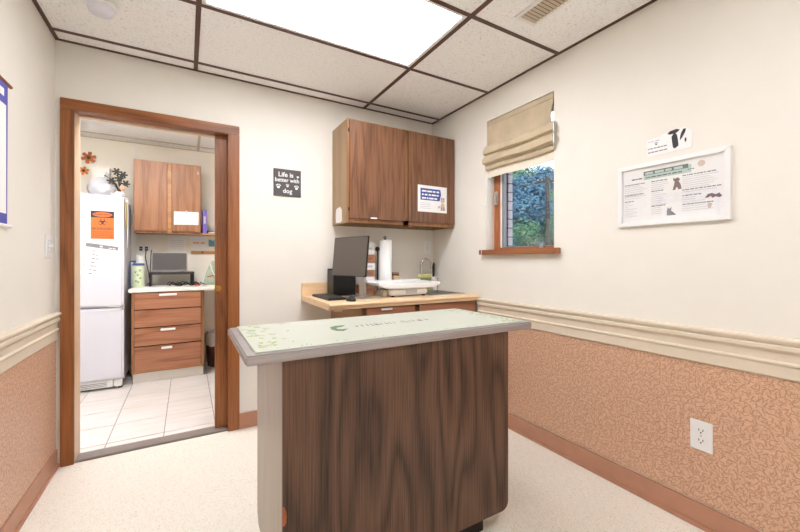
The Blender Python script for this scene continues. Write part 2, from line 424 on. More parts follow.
for y0, lb in ((1.46, 'bright fluorescent panel set in the ceiling grid in view above the table'), (-.37, 'added fluorescent fill panel, out of view, over the near end of the room')):
    tl = thing('ceiling_light', lb, 'ceiling light', (.66, y0+.3, ZC), 'fluorescent ceiling panels of the exam room')
    ya, yb = y0+.012, y0+.593
    MB().box((.063, ya, ZC+.001), (.085, yb, ZC+.04)).box((1.235, ya, ZC+.001), (1.257, yb, ZC+.04)).box((.085, ya, ZC+.001), (1.235, ya+.018, ZC+.04)).box((.085, yb-.018, ZC+.001), (1.235, yb, ZC+.04)).build('frame', 'white_plastic', tl)
    box('diffuser', (.085, ya+.018, ZC+.006), (1.235, yb-.018, ZC+.012), 'diffuser_light' if y0 > 0 else 'diffuser_fill_near', tl)
c = onz(101, 7, 2.42)
sdt = thing('smoke_detector', 'round white smoke detector on the ceiling tile above the doorway', 'smoke detector', (c.x, c.y, 2.38))
MB().lathe([(.058,0),(.064,.004),(.064,.02),(.06,.024)], (c.x, c.y, 2.419), 28).build('base', 'white_plastic', sdt, smooth=True)
MB().lathe([(.012,-.012),(.03,-.010),(.046,.0),(.054,.016),(.055,.03)], (c.x, c.y, 2.39), 28).build('cover', 'white_enamel', sdt, smooth=True)
vt = thing('ceiling_vent', 'small louvred air vent in the ceiling tile near the window', 'air vent', (1.54, 1.18, 2.43))
MB().box((1.468, 1.0, 2.437), (1.49, 1.352, 2.4425)).box((1.594, 1.0, 2.437), (1.612, 1.352, 2.4425)).box((1.49, 1.0, 2.437), (1.594, 1.02, 2.4425)).box((1.49, 1.332, 2.437), (1.594, 1.352, 2.4425)).build('frame', 'white_paint', vt)
box('backing', (1.49, 1.02, 2.4415), (1.594, 1.332, 2.4425), 'slat_brown', vt)
for k in range(15):
    y = 1.032 + k*.0206
    MB().obox((1.542, y, 2.4375), (.052, 0, 0), (0, .0045, -.0035), (0, .0006, .0009)).build('slat', 'duct_tan', vt)

# doorway: casing, jambs, track, threshold; and the sliding door in its pocket
d1 = sempty('door_1', (-.155, YB, 0), 'stained wooden doorway frame open to the back room', 'door frame')
box('casing', (-.627, YB-.018, 0), (-.566, YB, 2.05), 'wood_door', d1, .003)
box('casing', (.245, YB-.018, 0), (.317, YB, 2.05), 'wood_door', d1, .003)
box('casing', (-.627, YB-.018, 2.05), (.317, YB, 2.112), 'wood_door_h', d1, .003)
box('jamb', (-.584, YB, 0), (-.566, YB+.13, 2.07), 'jamb_tan_lit', d1)
box('jamb', (.245, YB, 0), (.272, YB+.045, 2.07), 'wood_door', d1)
box('jamb', (.245, YB+.09, 0), (.272, YB+.13, 2.07), 'wood_door', d1)
box('head', (-.566, YB, 2.05), (.245, YB+.045, 2.088), 'wood_door_h', d1)
box('head', (-.566, YB+.09, 2.05), (.245, YB+.13, 2.088), 'jamb_tan_lit', d1)
box('track', (-.566, YB+.046, 2.062), (.245, YB+.089, 2.088), 'dark_gap', d1)
box('casing', (-.64, YB+.13, 0), (-.576, YB+.146, 2.06), 'wood_door', d1)
box('casing', (.27, YB+.13, 0), (.33, YB+.146, 2.06), 'wood_door', d1)
box('casing', (-.64, YB+.13, 2.06), (.33, YB+.146, 2.12), 'wood_door_h', d1)
box('threshold', (-.566, YB+.002, 0), (.245, YB+.105, .012), 'threshold_metal', d1, .004)
d2 = sempty('door_2', (.21, YB+.067, 0), 'edge of a wooden sliding door standing out of its pocket', 'door')
box('leaf', (.168, YB+.05, .014), (.262, YB+.085, 2.06), 'wood_door', d2, .002)
pp = BACK((.187, YB+.05, .985)); mb = MB(); pp.disc(mb, 0, 0, .017, 0, .003, 18); mb.build('door_pull', 'brass', d2)
mb = MB(); pp.ring(mb, 0, 0, .021, .005, 0, .005, n=20); mb.build('pull_rim', 'brass', d2)

# window
w1 = sempty('window_1', (2.02, 1.79, WZ0), 'small wooden casement window half covered by a roman shade', 'window')
fx0, fx1 = 2.042, 2.10
box('window_frame', (fx0, WY1-.06, WZ0), (fx1, WY1, WZ1), 'wood_window', w1, .003)
box('window_frame', (fx0, WY0, WZ0), (fx1, WY0+.05, WZ1), 'wood_window', w1, .003)
box('window_frame', (fx0, WY0+.05, WZ0), (fx1, WY1-.06, WZ0+.028), 'wood_window_y', w1, .003)
box('window_frame', (fx0, WY0+.05, WZ1-.05), (fx1, WY1-.06, WZ1), 'wood_window_y', w1, .003)
for lo, hi in (((2.055, WY1-.085, WZ0+.028), (2.09, WY1-.062, WZ1-.05)), ((2.055, WY0+.05, WZ0+.028), (2.09, WY0+.062, WZ1-.05)), ((2.055, WY0+.062, WZ0+.028), (2.09, WY1-.085, WZ0+.036)), ((2.055, WY0+.062, WZ1-.07), (2.09, WY1-.085, WZ1-.05))):
    box('sash', lo, hi, 'grey_plastic', w1, .002)
box('sash_bead', (2.050, WY1-.07, WZ0+.03), (2.056, WY1-.058, WZ1-.05), 'white_plastic', w1)
box('pane', (2.072, WY0+.058, WZ0+.03), (2.075, WY1-.08, WZ1-.06), 'window_glass', w1)
MB().box((1.925, 1.448, 1.222), (XR, 2.129, 1.257)).box((XR, WY0+.001, 1.222), (fx0+.002, WY1-.001, 1.257)).build('window_sill', 'wood_window_y', w1, .003)
lt = MB().box((2.026, 2.040, 1.60), (2.042, 2.062, 1.70)).tube([(2.03, 2.05, 1.68), (2.012, 2.046, 1.675), (2.008, 2.04, 1.60)], .006, 8).build('latch', 'light_metal', w1, smooth=True)
MB().lathe([(.016,0),(.014,.02),(.008,.028)], (2.03, 1.64, 1.257), 12).tube([(2.03, 1.64, 1.28), (2.02, 1.655, 1.295), (2.0, 1.69, 1.29)], [.007,.006,.005], 8).sphere((2.0, 1.69, 1.29), .010, 8, 6).build('crank', 'grey_plastic', w1, smooth=True)
# outer brick skin around the opening: mortar bed and single bricks in the far and near return
ow = struct(MB().box((2.103, -1, -1), (2.146, WY0-.02, 3)).box((2.103, 2.0+.004, -1), (2.146, 3.1, 3)).box((2.103, WY0-.02, -1), (2.146, 2.004, WZ0-.04)).box((2.103, WY0-.02, WZ1), (2.146, 2.004, 3)).build('wall_outer', 'mortar'), 'pale brick outer face seen at the window edge', 'wall')
for k in range(15):
    z = WZ0 - .02 + k*.0675
    box('brick', (2.104, 1.994, z), (2.146, 2.010, z+.061), 'brick_face', ow, .003)

# roman shade
SY0, SY1 = 1.502, 2.084
sh = thing('roman_shade', 'tan linen roman shade gathered in folds above the window pane', 'window shade', (1.98, 1.79, 1.80))
box('head_rail', (1.972, SY0, 2.192), (2.0, SY1, 2.228), 'linen', sh, .002)
def cloth(name, prof, mat, sag=.004, y0=SY0, y1=SY1, right=None, th=.003, nn=22):
    mb = MB(); m = len(prof); rows = []
    for j in range(nn+1):
        t_ = j/nn
        row = []
        for i, (x, z) in enumerate(prof):
            ya = (y0 if right is None else y0 + right[i]) - max(0, 1.975-x)*.62
            y = ya + (y1-ya)*t_
            w = math.sin(t_*9+i*.7)*sag*.6 + math.sin(t_*math.pi)*(-sag)
            row.append((x + math.sin(t_*13+i)*sag*.4, y, z + w))
        rows.append(row)
    vs = [p for r in rows for p in r] + [(p[0]+th, p[1], p[2]) for r in rows for p in r]
    k = (nn+1)*m; fs = []
    for j in range(nn):
        for i in range(m-1):
            a, b, c_, d = j*m+i, j*m+i+1, (j+1)*m+i+1, (j+1)*m+i
            fs += [(a, b, c_, d), (k+d, k+c_, k+b, k+a)]
    for j in range(nn):
        fs += [(j*m, (j+1)*m, k+(j+1)*m, k+j*m), (j*m+m-1, k+j*m+m-1, k+(j+1)*m+m-1, (j+1)*m+m-1)]
    for i in range(m-1):
        fs += [(i, k+i, k+i+1, i+1), (nn*m+i, nn*m+i+1, k+nn*m+i+1, k+nn*m+i)]
    return mb.add(vs, fs).build(name, mat, sh, smooth=True)
cloth('fabric_panel', [(1.974, 2.215), (1.976, 2.15), (1.979, 2.09), (1.978, 2.05), (1.972, 2.035)], 'linen', .003, right=[0, .012, .03, .022, 0])
cloth('fold', [(1.975, 2.045), (1.948, 2.036), (1.926, 2.008), (1.926, 1.978), (1.952, 1.966), (1.985, 1.980)], 'linen', .005)
cloth('fold', [(1.978, 1.985), (1.945, 1.962), (1.918, 1.938), (1.920, 1.908), (1.950, 1.896), (1.985, 1.910)], 'linen', .006)
cloth('fold', [(1.978, 1.912), (1.958, 1.900), (1.946, 1.880), (1.952, 1.862), (1.975, 1.858)], 'linen', .004)
cloth('hem', [(1.974, 1.875), (1.972, 1.84), (1.973, 1.803)], 'linen_hem', .003)
MB().tube([(1.962, 2.095, 1.95), (1.960, 2.096, 1.6), (1.9605, 2.095, 1.27), (1.921, 2.094, 1.258), (1.919, 2.094, 1.19)], .0022, 6).build('pull_cord', 'white_plastic', sh)
for p_, r_ in (((1.919, 2.094, 1.185), .008), ((1.960, 2.096, 1.6), .006)): MB().sphere(p_, r_, 8, 6).build('cord_bead', 'white_plastic', sh, smooth=True)

# ------------------------------------------------------------------ back room shell
BX0, BX1, BY1 = -1.5, 1.3, 4.86
fb = struct(box('floor_back', (BX0-.1, YB, -.08), (BX1+.1, BY1+.1, -.004), 'grout'), 'pale rectangular tiles on the back room floor', 'floor')
TS = .3135; first = None
for i in range(-3, 5):
    for j in range(0, 7):
        x0 = -.4495 + i*TS + .0028; y0 = 2.875 + (j-1)*TS + .0028 + .12; x1 = x0+TS-.0056; y1 = y0+TS-.0056
        y0 = max(y0, YB+.132 if (x1 < -.6 or x0 > .28) else YB+.105); y1 = min(y1, BY1); 
        if y1 - y0 < .02: continue
        box('tile', (x0, y0, -.006), (x1, y1, random.uniform(-.0004, .0004)), 'floor_tile', fb, .0016)
struct(box('wall_back_room', (BX0-.1, BY1, 0), (BX1+.1, BY1+.1, 2.6), 'wall_paint_back'), 'cream far wall of the back room', 'wall')
struct(box('wall_back_room_left', (BX0-.1, YB+.13, 0), (BX0, BY1, 2.6), 'wall_paint_back'), 'left wall of the back room', 'wall')
struct(box('wall_back_room_right', (BX1, YB+.13, 0), (BX1+.1, BY1, 2.6), 'wall_paint_back'), 'right wall of the back room', 'wall')
struct(MB().box((BX0, YB+.131, 0), (-.65, YB+.14, 2.6)).build('wall_back_room_near', 'wall_paint_back'), 'near wall of the back room', 'wall')
struct(box('trim_3', (-.492, BY1-.008, 0), (-.474, BY1, ZC), 'white_paint'), 'thin white upright batten beside the fridge', 'batten')
cb = struct(box('ceiling_back', (BX0-.1, YB+.13, 2.5), (BX1+.1, BY1+.1, 2.62), 'white_paint'), 'tiled ceiling of the back room', 'ceiling')
hx = [BX0, -.98, .11, BX1]; hy = [YB+.13, 3.45, 4.06, 4.67, BY1]
for i in range(3):
    for j in range(4):
        if (i, j) == (1, 0): continue
        box('ceiling_tile', (hx[i]+.004, hy[j]+.004, ZC+.003), (hx[i+1]-.004, hy[j+1]-.004, ZC+.018), 'ceiling_tile', cb)
for x in hx[1:3]: box('grid_bar', (x-.012, YB+.13, ZC-.002), (x+.012, BY1, ZC+.03), 'duct_tan', cb)
for y in hy[1:-1]:
    for i in range(3): box('grid_bar', (hx[i]+.012, y-.011, ZC-.0015), (hx[i+1]-.012, y+.011, ZC+.03), 'duct_tan', cb)
box('wall_angle', (BX0, BY1-.018, ZC-.002), (BX1, BY1, ZC+.02), 'duct_tan', cb)
tl = thing('ceiling_light', 'fluorescent ceiling panel of the back room beyond the doorway', 'ceiling light', (-.43, 3.2, ZC))
MB().box((-.97, YB+.14, ZC+.001), (-.95, 3.44, ZC+.04)).box((.08, YB+.14, ZC+.001), (.1, 3.44, ZC+.04)).box((-.95, YB+.14, ZC+.001), (.08, YB+.16, ZC+.04)).box((-.95, 3.42, ZC+.001), (.08, 3.44, ZC+.04)).build('frame', 'white_plastic', tl)
box('diffuser', (-.95, YB+.16, ZC+.006), (.08, 3.42, ZC+.012), 'diffuser_light_back', tl)

# ------------------------------------------------------------------ exam table
TX0, TX1, TY0, TY1, TZ = .147, 1.362, 1.150, 1.682, .90
PX0, PX1, PY0, PY1, PZ = .256, 1.226, 1.166, 1.640, .086
et = thing('exam_table', 'exam table with a steel top and dark wood-grain front panel', 'exam table', (.75, 1.41, 0))
MB().box((TX0, TY0, TZ-.030), (TX1, TY1, TZ)).build('tabletop', 'stainless', et, .005)
pl = Plane((PX0, PY0, 0), (1,0,0), (0,0,1), (0,-1,0))
R_ = .035; W_ = PX1 - PX0
pts = [(R_*.6, PZ), (W_-R_, PZ)] + [(W_-R_+R_*math.sin(a), PZ+R_-R_*math.cos(a)) for a in (.4, .8, 1.2, 1.57)] + [(W_, TZ-.031), (0, TZ-.031), (0, PZ+R_*.6)]
mb = MB(); mb.prism(pts, (PX0, PY0+.012, 0), (1,0,0), (0,0,1), (0,-1,0), .012); mb.build('front_panel', 'wood_table', et)
prof2 = [(.013, PZ), (PY1-PY0-.03, PZ), (PY1-PY0, PZ+.04), (PY1-PY0, TZ-.031), (.013, TZ-.031)]
for x in (PX0, PX1-.012):
    mb = MB(); mb.prism(prof2, (x, PY0, 0), (0,1,0), (0,0,1), (1,0,0), .012); mb.build('side_panel', 'brushed_panel', et)
box('back_panel', (PX0+.012, PY1-.012, PZ), (PX1-.012, PY1, TZ-.031), 'wood_table', et)
box('bottom', (PX0+.012, PY0+.014, PZ), (PX1-.012, PY1-.012, PZ+.018), 'wood_table', et)
box('plinth', (PX0+.11, PY0+.045, 0), (PX1-.105, PY1-.06, PZ), 'dark_gap', et)
mb = MB(); pl.poly(mb, [(.0, .418), (.005, .416), (.010, .402), (.012, .385), (.010, .365), (.005, .356), (0, .36)], .0, .0012); mb.build('chipped_edge', 'copper', et)['label'] = 'bare orange chip at the panel edge'

# mat on the table
ma = thing('table_mat', 'pale green printed rubber mat lying on the steel table top', 'mat', (.76, 1.43, TZ))
MX0, MX1, MY0, MY1 = .178, 1.337, 1.172, 1.672
box('sheet', (MX0, MY0, TZ), (MX1, MY1, TZ+.004), 'mat_pale', ma, .0015)
mp_ = Plane(((MX0+MX1)/2, (MY0+MY1)/2, TZ+.0041), (1,0,0), (0,1,0), (0,0,1))
hw, hh = (MX1-MX0)/2, (MY1-MY0)/2
mb, mb2 = MB(), MB()
def leaf(m_, u, v, L, a):
    ca, sa = math.cos(a), math.sin(a); P_ = [(-L,0),(-.4*L,.34*L),(.3*L,.30*L),(L,0),(.3*L,-.30*L),(-.4*L,-.34*L)]
    mp_.poly(m_, [(u+x*ca-y*sa, v+x*sa+y*ca) for x, y in P_], 0, .0004)
for side in (-1, 1):
    for k in range(42):
        u = side*(hw - .02 - abs(random.gauss(0, .05))); v = random.uniform(-hh+.03, hh-.03)
        leaf(random.choice((mb, mb2)), u, v, random.uniform(.007, .017), random.uniform(0, 6.28))
for k in range(46):
    u = random.uniform(-hw+.05, hw-.05)
    if abs(u) < .12: continue
    leaf(random.choice((mb, mb2)), u, random.choice((-1, 1))*(hh-.02-abs(random.gauss(0, .008))), random.uniform(.005, .010), random.uniform(0, 6.28))
mb.build('leaf_border', 'leaf_print', ma)['kind'] = 'stuff'; mb2.build('leaf_border', 'leaf_print_yellow', ma)['kind'] = 'stuff'
lg = onz(336, 329, TZ+.004) - mp_.c
mb = MB()
mp_.poly(mb, [(lg.x-.020, lg.y), (lg.x-.008, lg.y+0.048), (lg.x+.02, lg.y+0.064), (lg.x+.065, lg.y+0.064), (lg.x+.040, lg.y+0.035), (lg.x+.012, lg.y+0.026), (lg.x+.004, lg.y+0.003)], 0, .0005)
mp_.poly(mb, [(lg.x-.020, lg.y), (lg.x+.004, lg.y+0.003), (lg.x+.012, lg.y-0.019), (lg.x+.045, lg.y-0.019), (lg.x+.012, lg.y-0.054), (lg.x-.012, lg.y-0.038)], 0, .0005)
mb.build('logo', 'logo_green', ma)
mb = MB(); u = lg.x + .09
for k in range(17):      # print too worn to read: upright strokes
    h = random.choice((.034, .040, .050)); w = random.uniform(.0035, .0055)
    if k not in (9,):
        mp_.poly(mb, [(u, lg.y-.004), (u+w, lg.y-.004), (u+w+.006, lg.y-.004+h), (u+.006, lg.y-.004+h)], 0, .0005)
        mp_.rect(mb, u+.004, lg.y-.004+h*random.choice((0, .5, .85)), u+.016, lg.y+.003+h*random.choice((.1, .55)), 0, .0005) if random.random() < .5 else None
    u += random.uniform(.018, .026)
mb.build('lettering', 'print_grey', ma)['kind'] = 'stuff'

# ------------------------------------------------------------------ counter run on the back wall
KZ = .912
ct = thing('countertop', 'maple laminate counter top under the wall cabinet', 'counter', (1.36, 2.48, .872))
sx0, sx1, sy0, sy1 = 1.62, 1.93, 2.32, 2.66
CX0, CY0 = .752, 2.165
mb = MB().box((CX0, CY0, KZ-.04), (sx0, YB-.02, KZ)).box((sx1, CY0, KZ-.04), (XR-.001, YB-.02, KZ)).box((sx0, CY0, KZ-.04), (sx1, sy0, KZ)).box((sx0, sy1, KZ-.04), (sx1, YB-.02, KZ))
mb.build('worktop', 'wood_maple', ct)
MB().tube([(CX0, CY0+.001, KZ-.012), (XR-.001, CY0+.001, KZ-.012)], .0115, 10).build('front_edge', 'wood_maple', ct, smooth=True)
tag(box('backsplash', (CX0, YB-.0195, KZ-.04), (XR-.001, YB-.0005, 1.008), 'wood_maple', None, .004), 'maple laminate backsplash strip along the wall behind the counter', 'backsplash')
box('bracket', (.80, 2.19, KZ-.055), (.85, 2.74, KZ-.041), 'wood_maple', ct, .003)
bc = thing('base_cabinet', 'brown wood base cabinet with drawers under the maple counter', 'cabinet', (1.47, 2.5, 0))
MB().box((.985, 2.216, .09), (1.003, YB-.012, KZ-.042)).build('side_panel', 'wood_cabinet_side', bc)
MB().box((1.003, 2.225, .09), (XR-.006, YB-.012, .11)).box((1.003, YB-.024, .11), (XR-.006, YB-.012, KZ-.042)).box((XR-.024, 2.225, .11), (XR-.006, YB-.024, KZ-.042)).build('body', 'wood_cabinet_side', bc)
MB().box((.985, 2.2, .09), (1.02, 2.216, KZ-.042)).box((1.390, 2.2, .09), (1.420, 2.216, KZ-.042)).box((XR-.03, 2.2, .09), (XR-.006, 2.216, KZ-.042)).box((1.02, 2.2, .845), (XR-.03, 2.216, KZ-.042)).box((1.02, 2.2, .69), (XR-.03, 2.216, .72)).build('face_frame', 'wood_cabinet', bc)
box('plinth', (1.0, 2.27, 0), (XR-.006, 2.30, .09), 'dark_gap', bc)
for a, b in ((1.014, 1.385), (1.425, 1.945)):
    dr = box('drawer', (a, 2.182, .712), (b, 2.199, .865), 'wood_drawer', bc, .003)
    if a < 1.2: box('handle', (a+.10, 2.166, .846), (a+.185, 2.182, .860), 'white_plastic', dr, .003)
    dd = box('cabinet_door', (a, 2.182, .10), (b, 2.199, .698), 'wood_cabinet', bc, .003)
    box('handle', (b-.05, 2.166, .55), (b-.035, 2.182, .64), 'white_plastic', dd, .003)
sk = thing('sink', 'stainless steel sink set into the maple counter by the window wall', 'sink', (1.775, 2.49, .76))
MB().box((sx0-.012, sy0-.012, KZ), (sx0+.01, sy1+.012, KZ+.004)).box((sx1-.01, sy0-.012, KZ), (sx1+.012, sy1+.012, KZ+.004)).box((sx0+.01, sy0-.012, KZ), (sx1-.01, sy0+.01, KZ+.004)).box((sx0+.01, sy1-.01, KZ), (sx1-.01, sy1+.012, KZ+.004)).build('rim', 'steel_sink', sk)
MB().box((sx0+.002, sy0+.002, .77), (sx0+.006, sy1-.002, KZ)).box((sx1-.006, sy0+.002, .77), (sx1-.002, sy1-.002, KZ)).box((sx0+.006, sy0+.002, .77), (sx1-.006, sy0+.006, KZ)).box((sx0+.006, sy1-.006, .77), (sx1-.006, sy1-.002, KZ)).box((sx0+.002, sy0+.002, .765), (sx1-.002, sy1-.002, .77)).build('basin', 'steel_sink', sk)
MB().lathe([(.022,0),(.02,.003),(.008,.002)], (1.775, 2.49, .77), 16).build('drain', 'chrome', sk)
f0 = ony(421, 280, 2.715); fx = f0.x
fa = thing('faucet', 'chrome gooseneck faucet behind the sink', 'faucet', (fx, 2.715, KZ))
MB().lathe([(.026,0),(.026,.012),(.016,.02),(.014,.05)], (fx, 2.715, KZ), 16).build('base', 'chrome', fa, smooth=True)
pt = [(fx, 2.715, KZ+.04), (fx, 2.715, 1.14)] + [(fx+.048-.048*math.cos(a), 2.715-.02*(1-math.cos(a))*.5, 1.14+.05*math.sin(a)) for a in (.4,.8,1.2,1.57,1.95,2.35,2.75,3.14)] + [(fx+.096, 2.695, 1.105)]
MB().tube(pt, .0105, 10).build('spout', 'chrome', fa, smooth=True)
MB().tube([(fx, 2.715, .955), (fx+.035, 2.70, .975)], .006, 8).build('lever', 'chrome', fa, smooth=True)

# upper cabinet
UZ0, UZ1, UY = 1.455, 2.205, 2.485
uc = thing('wall_cabinet', 'brown wood wall cabinet with two doors above the maple counter', 'cabinet', (1.48, 2.64, UZ0))
box('side_panel', (1.0, UY+.016, UZ0), (1.016, YB-.001, UZ1), 'wood_cabinet_side', uc)
MB().box((1.016, UY+.016, UZ0+.03), (XR-.002, YB-.001, UZ0+.045)).box((1.016, UY+.016, UZ1-.015), (XR-.002, YB-.001, UZ1)).box((XR-.018, UY+.016, UZ0), (XR-.002, YB-.001, UZ1)).box((1.016, YB-.01, UZ0), (XR-.018, YB-.001, UZ1)).build('body', 'wood_cabinet_side', uc)
MB().box((1.0, UY, UZ0), (1.03, UY+.016, UZ1)).box((1.465, UY, UZ0), (1.515, UY+.016, UZ1)).box((1.945, UY, UZ0), (XR-.002, UY+.016, UZ1)).box((1.03, UY, UZ0), (1.945, UY+.016, UZ0+.04)).box((1.03, UY, UZ1-.03), (1.945, UY+.016, UZ1)).build('face_frame', 'wood_cabinet_edge', uc)
dA = box('cabinet_door', (1.012, UY-.018, 1.484), (1.478, UY-.0005, 2.196), 'wood_cabinet', uc, .002)
dB = box('cabinet_door', (1.506, UY-.018, 1.484), (1.962, UY-.0005, 2.200), 'wood_cabinet', uc, .002)
box('pull_tab', (1.175, UY-.026, 1.487), (1.228, UY-.018, 1.497), 'white_plastic', dA, .002)
for z in (2.12, 1.55): box('hinge', (1.006, UY-.014, z-.012), (1.012, UY-.002, z+.012), 'dark_gap', dA)
mb = MB(); mb.prism([(-.075, .0), (-.068, .085), (-.03, .11), (.045, .10), (.06, .06), (.055, -.005), (-.04, -.012)], (1.0, 2.665, 1.475), (0,1,0), (0,0,1), (-1,0,0), .0006)
mb.build('sticker', 'paper', uc)['label'] = 'torn white sticker on the cabinet side'
fl = BACK((1.735, UY-.0182, 1.678))
fy = thing('flyer', 'white flyer with a blue heading taped to the cabinet door', 'flyer', fl.P(0, -.11))
mb = MB(); fl.rect(mb, -.144, -.107, .144, .107); mb.build('sheet', 'paper', fy)
mb = MB(); fl.poly(mb, [(-.118, -.012), (-.118, .082), (.078, .082), (.085, .04), (.07, -.012)], .0006); mb.build('heading', 'print_blue', fy)
mb = MB()
for k, (a, b) in enumerate(((-.105, .065), (-.105, .06), (-.105, .045))): fl.marks(mb, a, b, .060-.028*k, .013, .0012)
mb.build('heading_print', 'print_white', fy)
mb = MB()
for k in range(4): fl.marks(mb, -.12, random.uniform(-.03, .01), -.036-.014*k, .004)
mb.build('small_print', 'print_lightgrey', fy)
mb = MB(); fl.disc(mb, .10, -.005, .022, .0006); fl.poly(mb, [(.078,-.088),(.084,-.03),(.118,-.03),(.128,-.088)], .0006); fl.poly(mb, [(.05,-.06),(.072,-.045),(.08,-.06),(.06,-.075)], .0006); mb.build('dog_picture', 'print_tan', fy)
mb = MB(); fl.poly(mb, [(.084,.004),(.09,.022),(.098,.012)], .0012); fl.poly(mb, [(.106,.012),(.116,.02),(.118,.0)], .0012); fl.rect(mb, .088, -.088, .096, -.06, .0012); fl.rect(mb, .11, -.088, .118, -.06, .0012); mb.build('dog_markings', 'print_brown', fy)['kind'] = 'stuff'

# ------------------------------------------------------------------ things on the counter
# computer monitor turned to the left
mc = Vector((.976, 2.39, 1.207)); nrm = Vector((-.955, -.295, 0)).normalized(); nrm.z = .10; nrm.normalize()
uu = Vector((0, 0, 1)).cross(nrm).normalized(); vv = nrm.cross(uu)
mo = thing('computer_monitor', 'dark flat computer monitor turned aside on the maple counter', 'monitor', (1.09, 2.43, KZ))
MB().obox(mc - nrm*.007, uu*.183, vv*.138, nrm*.007).build('housing', 'black_plastic', mo, .004)
MB().obox(mc + nrm*.0006, uu*.179, vv*.133, nrm*.0006).build('screen', 'screen_dark', mo)
bk = mc - nrm*.05; nb = Vector((1.10, 2.44, KZ))
MB().obox(mc - nrm*.027, uu*.06, vv*.06, nrm*.012).build('mount', 'black_plastic', mo, .004)
MB().obox((nb.x, nb.y, (KZ+1.17)/2), uu*.026, Vector((0,0,1))*((1.17-KZ)/2), Vector((nrm.x, nrm.y, 0))*.014).build('stand', 'light_metal', mo, .004)
MB().obox((nb.x, nb.y, KZ+.006), uu*.105, Vector((nrm.x, nrm.y, 0))*.085, (0,0,.006)).build('foot', 'light_metal', mo, .004)
# keyboard
kb = thing('keyboard', 'flat dark keyboard beside the monitor on the counter', 'keyboard', (.875, 2.51, KZ))
MB().box((.805, 2.335, KZ), (.94, 2.70, KZ+.014)).build('base', 'black_plastic', kb, .003)
for r in range(5):
    for k in range(14):
        y = 2.342 + k*.0253; x = .812 + r*.0248
        MB().box((x, y, KZ+.014), (x+.021, y+.0215, KZ+.018)).build('key', 'dark_key', kb)
ms = thing('computer_mouse', 'black and grey computer mouse at the counter edge', 'mouse', (.93, 2.26, KZ))
mb = MB().sphere((.935, 2.262, KZ+.006), .03, 18, 12, (1.0, 1.75, .95)); mb.v = [(x, y, max(z, KZ)) for x, y, z in mb.v]; mb.build('shell', 'black_plastic', ms, smooth=True)
mb = MB().sphere((.928, 2.268, KZ+.014), .0215, 14, 10, (.8, 1.5, .95)); mb.v = [(x, y, max(z, KZ+.006)) for x, y, z in mb.v]; mb.build('grey_band', 'light_metal', ms, smooth=True)
MB().tube([(.93, 2.25, KZ+.032), (.93, 2.235, KZ+.031)], .006, 8).build('wheel', 'dark_key', ms)
# black organiser behind the screen
a, b = ony(331, 270, 2.68), ony(353, 270, 2.68)
og = thing('desk_organizer', 'black desk organizer standing behind the monitor', 'organizer', ((a.x+b.x)/2, 2.7, KZ))
MB().box((a.x, 2.63, KZ), (b.x, 2.76, KZ+.01)).box((a.x, 2.63, KZ+.01), (b.x, 2.64, 1.07)).box((a.x, 2.75, KZ+.01), (b.x, 2.76, 1.115)).box((a.x, 2.64, KZ+.01), (a.x+.008, 2.75, 1.105)).box((b.x-.008, 2.64, KZ+.01), (b.x, 2.75, 1.105)).build('body', 'black_plastic', og)
for k in (1, 2): box('divider', (a.x+(b.x-a.x)*k/3, 2.641, KZ+.01), (a.x+(b.x-a.x)*k/3+.005, 2.749, 1.08), 'black_plastic', og)
box('white_card', (a.x+.02, 2.655, KZ+.012), (a.x+.055, 2.66, 1.10), 'paper', og)
# supply boxes
zs = [(KZ, .985, 'cardboard', 'brown'), (.985, 1.05, 'paper', 'white'), (1.05, 1.102, 'cardboard', 'brown'), (1.102, 1.160, 'paper', 'white'), (1.160, 1.226, 'cardboard', 'brown'), (1.226, 1.318, 'paper', 'white')]
nm = ['brown box at the bottom of the stack by the paper towels', 'white box second from the bottom of the stack by the paper towels', 'lower middle brown box of the stack by the paper towels', 'white box between brown boxes beside the paper towel roll', 'upper brown box of the stack beside the paper towel roll', 'white box on top of the stack beside the paper towel roll']
for k, (z0, z1, m_, cn) in enumerate(zs):
    j = random.uniform(-.004, .004)
    sb = thing('supply_box', nm[k], 'box', (1.26, 2.70, z0), 'supply boxes stacked by the paper towels')
    box('carton', (1.185+j, 2.65+j, z0), (1.302+j, 2.765+j, z1-.0015), m_, sb, .003)
    mb = MB(); pf = BACK((1.243+j, 2.65+j, (z0+z1)/2)); pf.rect(mb, -.035, -.009, .035, .009, 0, .0006); mb.build('opening', 'print_lightgrey' if cn == 'white' else 'print_brown', sb)
# paper towel and its stand
pc = ony(385, 277, 2.642); px_ = pc.x
ph = thing('paper_towel_holder', 'black wire paper towel holder with a knob on its arm', 'holder', (px_, 2.642, KZ))
MB().lathe([(.07,0),(.07,.008),(.06,.014)], (px_, 2.642, KZ), 24).build('base', 'black_plastic', ph, smooth=True)
lp = [(px_+.010*math.sin(a), 2.642, 1.362-.010*math.cos(a)) for a in [k*.5236 for k in range(13)]]
MB().tube([(px_, 2.642, KZ+.01), (px_, 2.642, 1.356)], .006, 8).tube(lp, .004, 6).build('rod', 'dark_key', ph, smooth=True)
MB().tube([(px_-.068, 2.642, KZ+.012), (px_-.068, 2.642, 1.255)], .0055, 8).build('arm', 'black_plastic', ph, smooth=True)
MB().sphere((px_-.072, 2.637, 1.27), .018, 12, 8).build('knob', 'black_plastic', ph, smooth=True)
pr = thing('paper_towel_roll', 'tall white paper towel roll standing on its wire holder', 'paper towel', (px_, 2.642, KZ+.015))
MB().lathe([(.053,0),(.055,.006),(.055,.41),(.053,.415),(.022,.415),(.02,.41)], (px_, 2.642, KZ+.016), 32).build('roll', 'towel', pr, smooth=True)
mb = MB(); mb.prism([(0,0),(.03,.002),(.055,-.045),(.05,-.11),(0,-.11)], (px_-.03, 2.586, KZ+.18), (1,0,0), (0,0,1), (0,-1,0), .0012); mb.build('loose_sheet', 'towel', pr)
